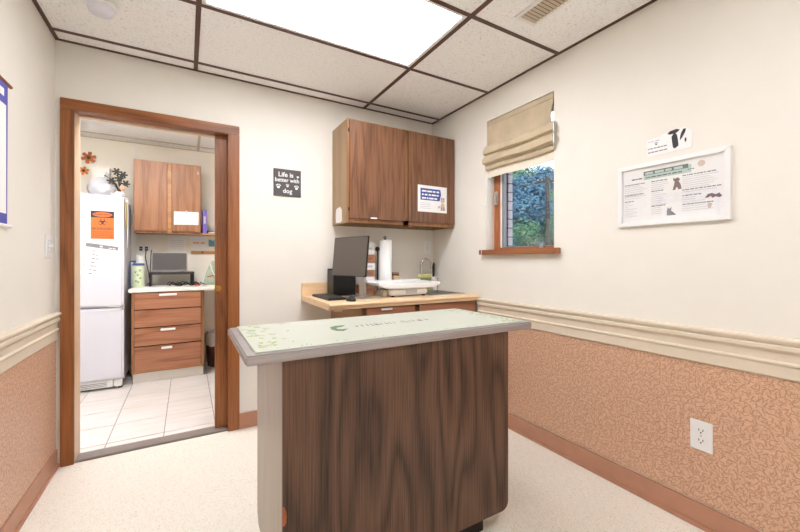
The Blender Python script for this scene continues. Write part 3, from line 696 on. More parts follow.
# pet scale
ps = thing('pet_scale', 'low white pet scale with a wide curved tray on the counter', 'scale', (1.42, 2.45, KZ))
MB().box((1.275, 2.335, KZ+.008), (1.60, 2.53, KZ+.062)).build('base', 'white_plastic', ps, .012, seg=3)
for x in (1.30, 1.57):
    for y in (2.355, 2.51): MB().lathe([(.014,0),(.014,.01)], (x, y, KZ), 12).build('foot', 'black_plastic', ps)
tp = []
for k in range(25):
    x = 1.165 + (1.69-1.165)*k/24; e = abs(2*k/24-1); lift = .012*max(0, (e-.62)/.38)**1.6
    tp.append((x, lift))
poly = [(x, KZ+.062+l*2) for x, l in tp] + [(x, KZ+.098+l*.6) for x, l in tp[::-1]]
mb = MB(); mb.prism(poly, (0, 2.295, 0), (1,0,0), (0,0,1), (0,1,0), .262); mb.build('tray', 'white_plastic', ps, .006)
mb = MB(); mb.prism([(x, KZ+.094+l*.6) for x, l in tp[1:-1]] + [(x, KZ+.114+l*.5) for x, l in tp[1:-1][::-1]], (0, 2.543, 0), (1,0,0), (0,0,1), (0,1,0), .012); mb.build('tray_rim', 'white_plastic', ps, .003)
box('display', (1.40, 2.333, KZ+.022), (1.50, 2.336, KZ+.05), 'print_lightgrey', ps)
box('counter_reflection', (1.225, 2.37, KZ), (1.272, 2.50, KZ+.05), 'duct_tan', ps, .006)  # tan block standing in for the counter's reflection in the white base
# small things at the sink
wbk = thing('wooden_block', 'small tan wooden block behind the pet scale', 'block', (1.475, 2.68, KZ))
box('block', (1.475, 2.65, KZ), (1.535, 2.70, 1.055), 'wood_maple', wbk, .004)
for z in (1.06, 1.075): MB().tube([(1.465, 2.66, z), (1.525, 2.655, z-.002)], .006, 8).build('peg', 'cardboard' if z > 1.07 else 'black_plastic', wbk)
a, b = ony(418, 275, 2.68), ony(431, 275, 2.68)
sr = thing('dish_sponge', 'yellow and green sponge resting upright behind the sink', 'sponge', ((a.x+b.x)/2, 2.675, KZ+.004))
box('sponge_layer', (a.x, 2.672, KZ+.004), (b.x, 2.69, 1.058), 'sponge_yellow', sr, .006)
box('scrub_layer', (a.x+.002, 2.668, KZ+.02), (b.x-.004, 2.672, 1.03), 'sponge_green', sr, .001)
bp = ony(434.5, 270, 2.70)
db = thing('brush_cup', 'white cup holding the dish brush by the faucet', 'cup', (bp.x, 2.715, KZ))
MB().lathe([(.026,0),(.03,.002),(.032,.12),(.029,.12),(.026,.01)], (bp.x, 2.715, KZ), 20).build('cup', 'white_plastic', db, smooth=True)
br = thing('dish_brush', 'black handled brush standing in a white cup by the corner', 'brush', (bp.x, 2.715, KZ+.012))
MB().tube([(bp.x, 2.715, KZ+.012), (bp.x, 2.715, 1.02), (bp.x, 2.712, 1.09), (bp.x, 2.71, 1.145), (bp.x, 2.71, 1.16)], [.006,.008,.013,.011,.005], 10).build('handle', 'black_plastic', br, smooth=True)
MB().lathe([(.016,0),(.02,.01),(.016,.03)], (bp.x, 2.715, KZ+.013), 12).build('bristles', 'dark_key', br)

# ------------------------------------------------------------------ wall fittings and signs
def screws(pl_, parent, pts):
    for u, v in pts:
        mb = MB(); pl_.disc(mb, u, v, .0032, .006, .001, 10); mb.build('screw', 'light_metal', parent)
def plate(name, label, cat, pl_, w, h, holes, switches):
    o = thing(name, label, cat, pl_.P(0, -h/2))
    mb = MB(); pl_.rect(mb, -w/2, -h/2, w/2, h/2, 0, .006); mb.build('cover_plate', 'white_plastic', o, .002)
    for (u, v) in holes:
        mb = MB(); pl_.rect(mb, u-.017, v-.014, u+.017, v+.014, .0058, .0012); r = mb.build('socket', 'white_plastic', o, .0005)
        mb = MB(); pl_.rect(mb, u-.009, v-.001, u-.006, v+.008, .0072, .0004); pl_.rect(mb, u+.006, v-.001, u+.009, v+.008, .0072, .0004); pl_.disc(mb, u, v-.008, .0032, .0072, .0004); mb.build('slots', 'dark_gap', r)
    for u in switches:
        mb = MB(); pl_.rect(mb, u-.006, -.013, u+.006, .013, .0058, .001); mb.build('switch_well', 'print_lightgrey', o)
        mb = MB(); mb.obox(pl_.P(u, .004, .011), pl_.ux*.0042, pl_.uy*.006, pl_.n*.005); mb.build('toggle', 'white_plastic', o, .001)
    screws(pl_, o, [(0, 0)] if holes else [(u, s*.03) for u in switches for s in (-1, 1)])
    return o
plate('wall_outlet', 'white double outlet on the textured wall covering', 'outlet', RIGHT((XR-.004, .739, .407)), .082, .130, [(0, .022), (0, -.022)], [])
plate('light_switch', 'white switch plate on the wall left of the doorway', 'light switch', LEFT((XL, 2.675, 1.256)), .118, .125, [], [-.023, .023])
plate('light_switch', 'white switch plate in the corner above the faucet', 'light switch', BACK((1.907, YB, 1.296)), .082, .12, [], [0])
# slate sign
sp_ = BACK((.648, YB, 1.756))
sg = thing('wall_sign', 'square slate grey sign with white words between doorway and cabinet', 'sign', sp_.P(0, -.1))
mb = MB(); sp_.rect(mb, -.1, -.1, .1, .1, 0, .008); mb.build('board', 'sign_slate', sg, .001)
sp2 = BACK((.648, YB-.008, 1.756))
sp2.text('lettering', 'Life is', -.012, .058, .048, 'print_white', sg)
mb = MB(); sp2.disc(mb, .072, .052, .005, .0004); sp2.disc(mb, .081, .052, .005, .0004); sp2.poly(mb, [(.067,.051),(.0765,.040),(.086,.051)], .0004); mb.build('heart', 'print_white', sg)
sp2.text('lettering', 'better with', -.002, .018, .042, 'print_white', sg, sx=.93)
sp2.text('lettering', 'dog', 0, -.062, .046, 'print_white', sg)
def paw(pl_, mb, u, v, r, off=.0004):
    pl_.disc(mb, u, v-.25*r, .62*r, off, e=.85)
    for k, a in enumerate((150, 110, 70, 30)):
        pl_.disc(mb, u+.92*r*math.cos(math.radians(a)), v+.1*r+.8*r*math.sin(math.radians(a)), .26*r, off, n=10)
for u, v, r in ((-.066, -.032, .017), (0, -.022, .012), (.066, -.032, .017)):
    mb = MB(); paw(sp2, mb, u, v, r); mb.build('paw_print', 'print_white', sg)
# framed chart
fp = RIGHT((XR, .866, 1.506)); HW, HH = .232, .155
fr = thing('framed_chart', 'white framed chart with dog pictures on the right wall', 'framed chart', fp.P(0, -HH))
fw = .022
for lo, hi, pts_ in (('t', 0, [(-HW,HH),(HW,HH),(HW-fw,HH-fw),(-HW+fw,HH-fw)]), ('b', 0, [(-HW,-HH),(HW,-HH),(HW-fw,-HH+fw),(-HW+fw,-HH+fw)]), ('l', 0, [(-HW,-HH),(-HW,HH),(-HW+fw,HH-fw),(-HW+fw,-HH+fw)]), ('r', 0, [(HW,-HH),(HW,HH),(HW-fw,HH-fw),(HW-fw,-HH+fw)])):
    mb = MB(); fp.poly(mb, pts_, 0, .018); mb.build('frame_bar', 'white_plastic', fr, .002)
mb = MB(); fp.rect(mb, -HW+fw-.002, -HH+fw-.002, HW-fw+.002, HH-fw+.002, .001, .004); sheet = mb.build('sheet', 'paper', fr)
F0 = RIGHT((XR-.0052, .866, 1.506))
mb = MB(); F0.rect(mb, -.11, .072, .09, .108); mb.build('heading_band', 'print_green', fr)
mb = MB(); F0.rect(mb, -.11, .094, .078, .113, .0006); mb.build('heading_bar', 'print_darkgreen', fr)
mb = MB(); F0.marks(mb, -.102, .064, .102, .011, .0012); mb.build('heading_print', 'print_green', fr)
mb = MB(); F0.marks(mb, -.10, .06, .082, .006, .0012); F0.marks(mb, .075, .105, .087, .004); F0.marks(mb, -.165, -.115, .082, .006, .0012); mb.build('subheading_print', 'print_darkgreen', fr)
mb = MB(); F0.disc(mb, .127, .104, .014, .0006); mb.build('seal', 'print_tan', fr)
heads, body = MB(), MB()
for (u0, u1, v, n_) in ((-.20, -.105, .058, 6), (-.20, -.11, .006, 2), (-.20, -.15, -.026, 8), (-.075, .0, .058, 4), (-.075, -.015, .010, 7), (-.075, -.015, -.062, 4), (.055, .185, .062, 6), (.055, .20, -.004, 1), (.055, .13, -.030, 4), (.055, .17, -.070, 3)):
    F0.marks(heads, u0, u1, v, .0045)
    for k in range(n_): F0.marks(body, u0, u1+random.uniform(-.03, .012), v-.0095*(k+1), .0026)
heads.build('heading_lines', 'print_grey', fr); body.build('small_print', 'print_lightgrey', fr)
mb = MB(); F0.poly(mb, [(x_+.012, y_+.004) for x_, y_ in ((.007,.056),(.012,.050),(.026,.054),(.034,.044),(.028,.036),(.036,.020),(.040,.0),(.026,-.002),(.024,.010),(.018,.008),(.014,-.002),(.004,-.002),(.010,.022),(.012,.038),(.006,.044))], .0006); mb.build('brown_dog_picture', 'print_brown', fr)
mb = MB(); F0.poly(mb, [(x_+.010, y_-.006) for x_, y_ in ((-.018,-.108),(-.018,-.088),(-.014,-.070),(-.008,-.078),(.002,-.070),(-.002,-.086),(.010,-.096),(.020,-.108))], .0006); mb.build('grey_dog_picture', 'print_grey', fr)
mb = MB(); F0.poly(mb, [(.140,-.052),(.150,-.036),(.166,-.034),(.178,-.042),(.190,-.036),(.200,-.050),(.192,-.056),(.176,-.050),(.168,-.056),(.160,-.046),(.150,-.052)], .0006); mb.build('lying_dog_picture', 'print_brown', fr)
mb = MB(); F0.poly(mb, [(.148,-.078),(.158,-.074),(.166,-.080),(.160,-.098),(.152,-.098)], .0006); mb.build('tan_dog_picture', 'print_tan', fr)
mb = MB(); F0.rect(mb, -HW+fw, -HH+fw, HW-fw, HH-fw, .0024, .001); mb.build('glass', 'picture_glass', fr)
# small card with the dog
cp = RIGHT((XR, .868, 1.738))
cd = thing('dog_card', 'white card with a dark dog cut-out above the framed chart', 'card', cp.P(0, -.05))
mb = MB(); cp.poly(mb, [(-.095,-.050),(.092,-.046),(.095,.028),(.062,.052),(.0,.046),(-.03,.046),(-.034,.036),(-.095,.034)], 0, .002); mb.build('sheet', 'paper', cd)
c2 = RIGHT((XR-.002, .868, 1.738))
mb = MB(); c2.marks(mb, -.088, -.035, .022, .006); mb.build('print_line', 'print_lightgrey', cd)
mb = MB(); c2.marks(mb, -.09, -.004, -.012, .005); c2.marks(mb, -.09, .0, -.030, .005); mb.build('print_line', 'print_grey', cd)
mb = MB(); paw(c2, mb, -.053, .006, .008); mb.build('paw_print', 'print_grey', cd)
mb = MB(); c2.poly(mb, [(-.006,.040),(.006,.050),(.032,.053),(.046,.046),(.036,.038),(.028,.034),(.034,.026),(.038,.0),(.040,-.026),(.026,-.036),(.018,-.030),(.014,-.002),(.012,.022),(.020,.034),(.004,.034)], .0006)
c2.poly(mb, [(.046,.010),(.050,.028),(.060,.046),(.070,.044),(.066,.028),(.054,.006),(.046,-.004)], .0006); c2.poly(mb, [(.064,-.002),(.070,.004),(.072,-.010),(.066,-.02)], .0006)
mb.build('dog_picture', 'print_black', cd)
# scroll banner on the left wall
bn = thing('wall_banner', 'blue edged scroll chart hanging on the left wall', 'banner', (XL+.012, 1.86, 1.31))
LB = LEFT((XL+.012, 1.86, 1.61))
mb = MB(); LB.poly(mb, [(-.3,-.285),(.248,-.285),(.255,.288),(-.3,.288)], 0, .0012); mb.build('cloth', 'banner_blue', bn)
mb = MB(); LB.rect(mb, -.26, -.24, .236, .20, .0014); mb.build('chart_field', 'paper', bn)
mb = MB(); LB.marks(mb, -.24, .235, .245, .03, .0014); mb.build('heading_print', 'print_white', bn)
mb = MB()
for k in range(20): LB.marks(mb, -.24, random.uniform(.1, .21), .17-.019*k, .006, .002)
mb.build('small_print', 'print_lightgrey', bn)
for v in (.292, -.288): MB().tube([LB.P(-.32, v, .001), LB.P(.285, v, .001)], .007, 8).build('rod', 'wood_door' if v > 0 else 'white_plastic', bn, smooth=True)

# ------------------------------------------------------------------ back room furniture
FX0, FX1, FY = -1.20, -.506, 4.215
fg = thing('refrigerator', 'white two door refrigerator in the back room', 'refrigerator', ((FX0+FX1)/2, 4.5, 0))
box('body', (FX0+.004, FY+.068, .06), (FX1-.004, 4.80, 1.765), 'white_enamel', fg, .012)
for z0, z1 in ((.755, 1.772), (.092, .742)):
    dr = box('door', (FX0, FY, z0), (FX1, FY+.062, z1), 'white_enamel', fg, .016)
    box('gasket', (FX0+.012, FY+.062, z0+.012), (FX1-.012, FY+.069, z1-.012), 'grey_plastic', dr)
    box('handle', (-.62, FY-.012, z0-.004 if z0 > .5 else z1-.016), (-.53, FY+.002, z0+.010 if z0 > .5 else z1-.004), 'white_plastic', dr, .004)
mb = MB(); BACK((-.66, FY, 1.715)).rect(mb, -.016, -.004, .016, .004, 0, .001); mb.build('badge', 'print_lightgrey', fg)
gr = box('toe_grille', (FX0+.02, FY+.02, .02), (-.585, FY+.05, .088), 'white_plastic', fg, .004)
for k in range(3): box('grille_slot', (FX0+.06, FY+.018, .034+.014*k), (-.63, FY+.021, .040+.014*k), 'grey_plastic', gr)
box('toe_cover', (-.58, FY+.01, .02), (FX1-.012, FY+.06, .088), 'white_plastic', fg, .008)
for x in (FX0+.05, -.54):
    for y in (FY+.05, 4.74): MB().lathe([(.018,0),(.018,.062)], (x, y, 0), 10).build('foot', 'black_plastic', fg)
# biohazard sign
bp_ = BACK((-.659, FY, 1.497)); bz = thing('warning_sign', 'orange biohazard warning sign on the refrigerator door', 'sign', bp_.P(0, -.125))
mb = MB(); bp_.rect(mb, -.083, -.125, .083, .125, 0, .001); mb.build('sheet', 'orange_sign', bz)
b2 = BACK((-.659, FY-.001, 1.497))
mb = MB(); b2.rect(mb, -.083, .066, .083, .125, 0, .0006); mb.build('header', 'print_black', bz)
mb = MB(); b2.disc(mb, 0, .094, .070, .0008, e=.30, n=24); mb.build('oval', 'orange_sign', bz)
b2.text('lettering', 'WARNING', 0, .094, .026, 'print_black', bz, .0016)
mb = MB(); r = .017
for a in (90, 210, 330):
    cu, cv_ = r*1.02*math.cos(math.radians(a)), .027 + r*1.02*math.sin(math.radians(a))
    b2.ring(mb, cu, cv_, r, .0065, .0004, .0006, a+38, a+322, 20)
b2.ring(mb, 0, .027, .0135, .004, .0006, .0006, n=18)
mb.build('biohazard_symbol', 'print_black', bz)
b2.text('lettering', 'BIOHAZARD', 0, -.034, .026, 'print_black', bz, .0006)
mb = MB()
for k in range(4): b2.marks(mb, -.07, .07, -.062-.016*k, .006, .0006)
mb.build('small_print', 'copper', bz)
# calendar sheet, hanging a little askew
ca = math.radians(-9); cal = Plane((-.677, FY, 1.182), (math.cos(ca), 0, math.sin(ca)), (-math.sin(ca), 0, math.cos(ca)), (0,-1,0))
cl = thing('calendar_sheet', 'white calendar sheet with a grey heading on the refrigerator', 'calendar', cal.P(0, -.15))
mb = MB(); cal.rect(mb, -.118, -.15, .112, .14, 0, .001); mb.build('sheet', 'paper', cl)
mb = MB(); cal.rect(mb, -.118, .104, .112, .138, .001, .0006); mb.build('heading', 'print_grey', cl)
mb = MB(); cal.marks(mb, -.02, .01, .121, .012, .0018); cal.marks(mb, .045, .10, .116, .006, .0018); mb.build('heading_print', 'print_white', cl)
mb = MB()
for k in range(7):
    v = .08 - .034*k; cal.marks(mb, -.112, -.10, v, .005, .0012); cal.marks(mb, -.06, -.03 + (k % 3)*.01, v-.006, .009, .0012)
mb.build('entries', 'print_grey', cl)
# things on top of the refrigerator
z0 = 1.7655
bgc = ony(102, 186, 4.48)
bg = MB().sphere((bgc.x, 4.48, z0+.10), .105, 20, 14, (1.0, .9, .95))
bg.v = [(x+random.uniform(-.012,.012), y+random.uniform(-.012,.012), max(z0, z+random.uniform(-.01,.01))) for x, y, z in bg.v]
bgt = thing('plastic_bag', 'filled clear plastic bag on top of the refrigerator', 'bag', (bgc.x, 4.48, z0))
bg.build('bag', 'clear_bag', bgt, smooth=True); MB().tube([(bgc.x+.03, 4.47, z0+.19), (bgc.x+.035, 4.465, z0+.225), (bgc.x+.05, 4.46, z0+.25)], [.022, .012, .02], 10).build('knot', 'clear_bag', bgt, smooth=True)
bxp = ony(103, 172, 4.75)
box_t = thing('cream_box', 'cream box far back on top of the refrigerator', 'box', (bxp.x, 4.74, z0))
box('carton', (bxp.x-.07, 4.68, z0), (bxp.x+.06, 4.79, bxp.z+.035), 'white_laminate', box_t, .004)
box('lid', (bxp.x-.074, 4.676, bxp.z+.012), (bxp.x+.064, 4.794, bxp.z+.04), 'white_laminate', box_t, .003)
fc = ony(117, 187, 4.42)
fw_ = thing('artificial_flowers', 'dark stemmed artificial flowers leaning on top of the refrigerator', 'flowers', (fc.x+.02, 4.42, z0))
MB().lathe([(.03,0),(.042,.01),(.046,.05),(.036,.07),(.03,.07),(.03,.02)], (fc.x+.02, 4.42, z0), 16).build('pot', 'white_plastic', fw_, smooth=True)
tips = [(-.115, .22), (-.06, .17), (.0, .20), (.03, .235), (-.02, .26), (.05, .15)]
for dx, dz in tips: MB().tube([(fc.x+.02, 4.42, z0+.05), (fc.x+.02+dx*.4, 4.415, z0+.05+dz*.55), (fc.x+.02+dx, 4.41, z0+dz)], .005, 6).build('stem', 'dark_leaf', fw_)
for dx, dz in tips[1:]:
    mb = MB()
    for k in range(6):
        a = k*1.047; p = Vector((fc.x+.02+dx, 4.405, z0+dz)); q = Vector((math.cos(a), -.25, math.sin(a)))
        mb.obox(p+q*.018, q*.018, Vector((-math.sin(a), 0, math.cos(a)))*.008, (0, .002, 0))
    mb.build('blossom', 'dark_leaf', fw_, .001)
MB().sphere((fc.x+.045, 4.40, z0+.11), .026, 10, 7).build('pink_blossom', 'salmon_print', fw_, smooth=True)
cw = thing('white_cable', 'coiled white cable hanging over the refrigerator edge', 'cable', (-.56, 4.34, z0))
MB().tube([(-.56+.05*math.cos(a*.55), 4.31+.045*math.sin(a*.55), z0+.006+a*.0012) for a in range(30)], .005, 6).build('coil', 'white_plastic', cw, smooth=True)
MB().tube([(-.51, 4.31, z0+.03), (-.493, 4.36, z0+.01), (-.4925, 4.37, 1.70), (-.4925, 4.375, 1.5), (-.493, 4.37, 1.30)], .005, 6).build('tail', 'white_plastic', cw, smooth=True)
yc = thing('yellow_cloth', 'pale yellow cloth hanging down the refrigerator side', 'cloth', (-.5, 4.33, 1.5))
mb = MB(); mb.prism([(-.04,0),(.03,0),(.025,-.1),(.03,-.22),(.0,-.26),(-.03,-.2),(-.035,-.1)], (-.4985, 4.30, 1.73), (0,1,0), (0,0,1), (1,0,0), .003); mb.build('drape', 'yellow_cloth', yc)
MB().sphere((-.495, 4.30, 1.735), .010, 10, 6).build('hook', 'white_plastic', yc, smooth=True)
# copper ornaments on the far wall
def ornament(name, label, cat, p, m_, r, n_):
    o = thing(name, label, cat, (p.x, BY1-.01, p.z), None)
    pl_ = BACK((p.x, BY1, p.z))
    mb = MB(); pl_.disc(mb, 0, 0, r*.28, 0, .03); mb.build('centre', 'dark_leaf', o)
    for k in range(n_):
        a = 2*math.pi*k/n_+.3; q = pl_.ux*math.cos(a)+pl_.uy*math.sin(a); w = pl_.uy*math.cos(a)-pl_.ux*math.sin(a)
        MB().obox(pl_.P(0,0,.014)+q*r*.58, q*r*.42, w*r*.26, pl_.n*.004+q*.004).build('petal', m_, o, .003)
ornament('copper_flower', 'copper flower ornament high on the back room wall', 'ornament', ony(89, 158, BY1), 'copper', .06, 6)
ornament('orange_flower', 'orange flower ornament on the back room wall above the refrigerator', 'ornament', ony(84, 171, BY1), 'orange_petals', .042, 6)
# drawer cabinet, worktop
bcab = thing('drawer_cabinet', 'four drawer wooden cabinet beside the refrigerator', 'cabinet', (-.155, 4.55, 0))
MB().box((-.452, 4.279, .10), (-.434, 4.84, .872)).box((.134, 4.279, .10), (.152, 4.84, .872)).box((-.434, 4.82, .10), (.134, 4.84, .872)).box((-.434, 4.279, .10), (.134, 4.82, .118)).build('body', 'wood_ledge', bcab)
MB().box((-.452, 4.262, .10), (-.432, 4.279, .872)).box((.126, 4.262, .10), (.152, 4.279, .872)).build('face_frame', 'wood_cabinet_edge', bcab)
box('backing', (-.432, 4.272, .118), (.126, 4.277, .872), 'dark_gap', bcab)
for k, (a, b, hw_) in enumerate(((.711, .868, .074), (.540, .702, 0), (.364, .531, .062), (.122, .354, .045))):
    dr = box('drawer', (-.428, 4.248, a), (.122, 4.266, b), 'wood_drawer', bcab, .003)
    if hw_: box('handle', (-.16-hw_-(.01 if k == 3 else 0), 4.232, b-.034), (-.16+hw_-(.01 if k == 3 else 0), 4.248, b-.012), 'white_plastic', dr, .003)
box('plinth', (-.446, 4.312, 0), (.146, 4.33, .10), 'white_laminate', bcab)
wt = thing('white_worktop', 'white worktop over the drawers in the back room', 'counter', (.2, 4.55, .875))
box('slab', (-.474, 4.235, .874), (1.0, 4.838, .912), 'white_laminate', wt, .006)
tag(box('backsplash', (-.474, 4.8385, .874), (1.0, 4.8585, .99), 'white_laminate', None, .003), 'white backsplash strip along the far wall of the back room', 'backsplash')
box('support', (.96, 4.30, 0), (.98, 4.83, .874), 'white_laminate', wt)
# upper cabinet of the back room
uz0, uz1, uy = 1.462, 2.208, 4.58
ub = thing('wall_cabinet', 'two door wooden wall cabinet in the back room', 'cabinet', (-.165, 4.7, uz0))
MB().box((-.468, uy, uz0), (-.452, BY1-.002, uz1)).box((.116, uy, uz0), (.132, BY1-.002, uz1)).box((-.452, uy, uz0), (.116, BY1-.002, uz0+.018)).box((-.452, uy, uz1-.018), (.116, BY1-.002, uz1)).box((-.452, BY1-.012, uz0), (.116, BY1-.002, uz1)).build('body', 'wood_cabinet_edge', ub)
box('stile', (-.178, uy-.004, uz0), (-.142, uy+.016, uz1), 'wood_ledge', ub)
for a, b in ((-.464, -.182), (-.138, .128)):
    dr = box('cabinet_door', (a, uy-.02, uz0+.022), (b, uy-.0045, uz1-.006), 'wood_pale_door', ub, .003)
    if a > -.2:
        box('hinge', (b-.03, uy-.024, 2.11), (b-.02, uy-.02, 2.14), 'light_metal', dr)
pn = BACK((-.005, uy-.0202, 1.63)); nt = thing('paper_notice', 'blank white paper taped to the back room cabinet door', 'paper', pn.P(0, -.07))
mb = MB(); pn.poly(mb, [(-.115,-.074),(.112,-.068),(.115,.070),(-.113,.066)], 0, .001); mb.build('sheet', 'paper', nt)
mb = MB(); BACK((-.005, uy-.0212, 1.63)).rect(mb, -.012, .055, .012, .078, 0, .0004); mb.build('tape', 'print_lightgrey', nt)
sf = thing('wall_shelf', 'thin wooden shelf right of the back room cabinet', 'shelf', (.4, 4.72, 1.46))
box('board', (.134, 4.60, 1.462), (.70, BY1-.002, 1.478), 'wood_ledge', sf, .002)
box('bracket', (.45, 4.62, 1.43), (.465, BY1-.002, 1.462), 'light_metal', sf)
bd = thing('ring_binder', 'purple ring binder standing on the back room shelf', 'binder', (.17, 4.72, 1.478))
MB().box((.150, 4.61, 1.479), (.153, 4.82, 1.735)).box((.187, 4.61, 1.479), (.190, 4.82, 1.735)).box((.153, 4.61, 1.479), (.187, 4.614, 1.735)).build('cover', 'purple', bd)
box('pages', (.155, 4.618, 1.482), (.185, 4.81, 1.725), 'paper', bd)
BACK((.17, 4.6098, 1.575)); mb = MB(); BACK((.17, 4.61, 1.63)).rect(mb, -.010, -.045, .010, .035, 0, .0006); mb.build('spine_label', 'print_lightgrey', bd)
ty = thing('paper_tray', 'dark paper tray on the shelf beside the binder', 'tray', (.29, 4.70, 1.478))
MB().box((.2, 4.61, 1.478), (.43, 4.83, 1.482)).box((.2, 4.61, 1.482), (.204, 4.83, 1.515)).box((.426, 4.61, 1.482), (.43, 4.83, 1.515)).box((.204, 4.826, 1.482), (.426, 4.83, 1.515)).build('tray', 'dark_key', ty)
box('papers', (.208, 4.62, 1.482), (.422, 4.82, 1.496), 'paper', ty)
# wall things over the worktop
po = plate('wall_outlet', 'white outlet with black sockets above the green canister', 'outlet', BACK((-.408, BY1, 1.305)), .115, .085, [], [])
for x in (-.024, .026):
    mb = MB(); BACK((-.408, BY1, 1.305)).rect(mb, x-.014, -.022, x+.014, .022, .006, .001); sq = mb.build('socket', 'dark_key', po)
    mb = MB(); BACK((-.408, BY1-.007, 1.305)).rect(mb, x-.008, -.004, x+.008, .004, 0, .0006); mb.build('slot', 'print_lightgrey', sq)
ld = thing('wall_rail', 'wooden strip rail on the far wall of the back room', 'rail', (.25, BY1-.01, 1.25))
box('strip', (.04, BY1-.022, 1.253), (.60, BY1-.001, 1.284), 'wood_ledge', ld, .002)
for x in (.155, .36, .5): MB().tube([(x, BY1-.022, 1.27), (x, BY1-.05, 1.265), (x, BY1-.055, 1.28)], .007, 8).build('peg', 'black_plastic', ld)
wp = BACK((.16, BY1, 1.385)); wn = thing('wall_notice', 'pale wall notice with salmon lettering above the rail', 'notice', wp.P(0, -.09))
mb = MB(); wp.rect(mb, -.13, -.09, .05, .09, 0, .001); mb.build('sheet', 'paper', wn)
mb = MB(); BACK((.16, BY1-.001, 1.385)).marks(mb, -.10, .04, -.005, .018, 0); mb.build('lettering', 'salmon_print', wn)
wq = BACK((.262, BY1, 1.38)); wn2 = thing('blue_note', 'square light blue note on the back room wall', 'note', wq.P(0, -.04))
mb = MB(); wq.rect(mb, -.042, -.04, .042, .04, 0, .001); mb.build('sheet', 'teal_print', wn2); mb = MB(); wq.rect(mb, -.01, .03, .01, .046, .001, .0004); mb.build('tape', 'paper', wn2)
wq = BACK((-.12, BY1, 1.36)); wn3 = thing('white_notice', 'white paper notice on the wall above the small monitor', 'notice', wq.P(0, -.07))
mb = MB(); wq.rect(mb, -.06, -.07, .11, .075, 0, .001); mb.build('sheet', 'paper', wn3); mb = MB()
for k in range(5): wq.marks(mb, -.045, .09, .045-.022*k, .005, .001)
mb.build('small_print', 'print_lightgrey', wn3)
# monitor, riser, cables
KZ2 = .912
rs = thing('monitor_riser', 'black monitor riser shelf on the white worktop', 'riser', (-.13, 4.62, KZ2))
box('shelf', (-.335, 4.51, 1.032), (.068, 4.72, 1.056), 'dark_key', rs, .003)
box('leg', (.030, 4.52, KZ2), (.066, 4.71, 1.032), 'black_plastic', rs, .002)
box('leg', (-.333, 4.52, KZ2), (-.32, 4.71, 1.032), 'black_plastic', rs, .002)
for x in (-.1, -.2): pass
m2 = thing('small_monitor', 'small grey monitor on a riser in the back room', 'monitor', (-.155, 4.62, 1.056))
MB().box((-.318, 4.60, 1.064), (.003, 4.625, 1.262)).build('housing', 'grey_plastic', m2, .004)
box('screen', (-.308, 4.5985, 1.078), (-.007, 4.6005, 1.254), 'screen_grey', m2)
box('foot', (-.24, 4.55, 1.056), (-.07, 4.68, 1.066), 'light_metal', m2, .003)
for k in range(4):
    pts_ = []; x = random.uniform(-.25, -.1); 
    for q in range(9): pts_.append((x + q*.035+random.uniform(-.02,.02), 4.435+random.uniform(-.035,.035)+.008*k, KZ2+.006+(.028 if q % 3 == 1 else .0)+.004*k))
    cc = tag(MB().tube(pts_, .005, 6).build('power_cable', 'black_plastic', None, smooth=True), 'black cable lying tangled below the small monitor', 'cable', 'cables under the small monitor')
for k, xx in enumerate((-.36, -.345)):
    tag(MB().tube([(-.385+.048*k, BY1-.008, 1.29), (-.39+.05*k, BY1-.05, 1.22), (xx, BY1-.06, 1.05), (xx+.02, 4.70, .95), (xx-.002, 4.66, KZ2+.006)], .0045, 6).build('power_cable', 'dark_key', None, smooth=True), ('left' if not k else 'right') + ' of two dark cords dropping from the wall outlet', 'cable', 'cords from the outlet')
# canister
cc = ony(138.5, 275, 4.50); cn = thing('treat_canister', 'pale green treat canister with spots and a blue lid', 'canister', (cc.x, 4.5, KZ2))
MB().lathe([(.046,0),(.05,.004),(.05,.21),(.046,.215)], (cc.x, 4.5, KZ2), 24).build('can', 'green_tin', cn, smooth=True)
MB().lathe([(.051,0),(.051,.016),(.046,.022),(.02,.024)], (cc.x, 4.5, KZ2+.215), 24).build('lid', 'blue_lid', cn, smooth=True)
for k, (a, z) in enumerate(((-1.9, .06), (-1.2, .09), (-1.6, .12), (-2.0, .15), (-1.25, .165), (-1.55, .05))):
    p = Vector((cc.x+.05*math.cos(a), 4.5+.05*math.sin(a), KZ2+z)); n_ = Vector((math.cos(a), math.sin(a), 0))
    pl_ = Plane(p, (-n_.y, n_.x, 0), (0,0,1), n_); mb = MB(); paw(pl_, mb, 0, 0, .012, .0002); mb.build('paw_print', 'sponge_green', cn)
ck = ony(139, 258, 4.60); jr = thing('glass_jar', 'small cream jar behind the green canister', 'jar', (ck.x+.01, 4.63, KZ2))
MB().lathe([(.038,0),(.042,.01),(.042,.25),(.034,.28),(.034,.30)], (ck.x+.01, 4.63, KZ2), 20).build('jar', 'white_laminate', jr, smooth=True)
MB().lathe([(.037,0),(.037,.03),(.032,.034)], (ck.x+.01, 4.63, KZ2+.285), 20).build('lid', 'white_laminate', jr, smooth=True)
pb = ony(133, 272, 4.62); bb = thing('blue_folder', 'dark blue folder standing beside the green canister', 'folder', (pb.x-.005, 4.62, KZ2))
box('folder', (pb.x-.016, 4.56, KZ2), (pb.x+.012, 4.75, 1.175), 'blue_lid', bb, .003); box('pages', (pb.x-.01, 4.555, KZ2+.005), (pb.x+.006, 4.74, 1.16), 'paper', bb)
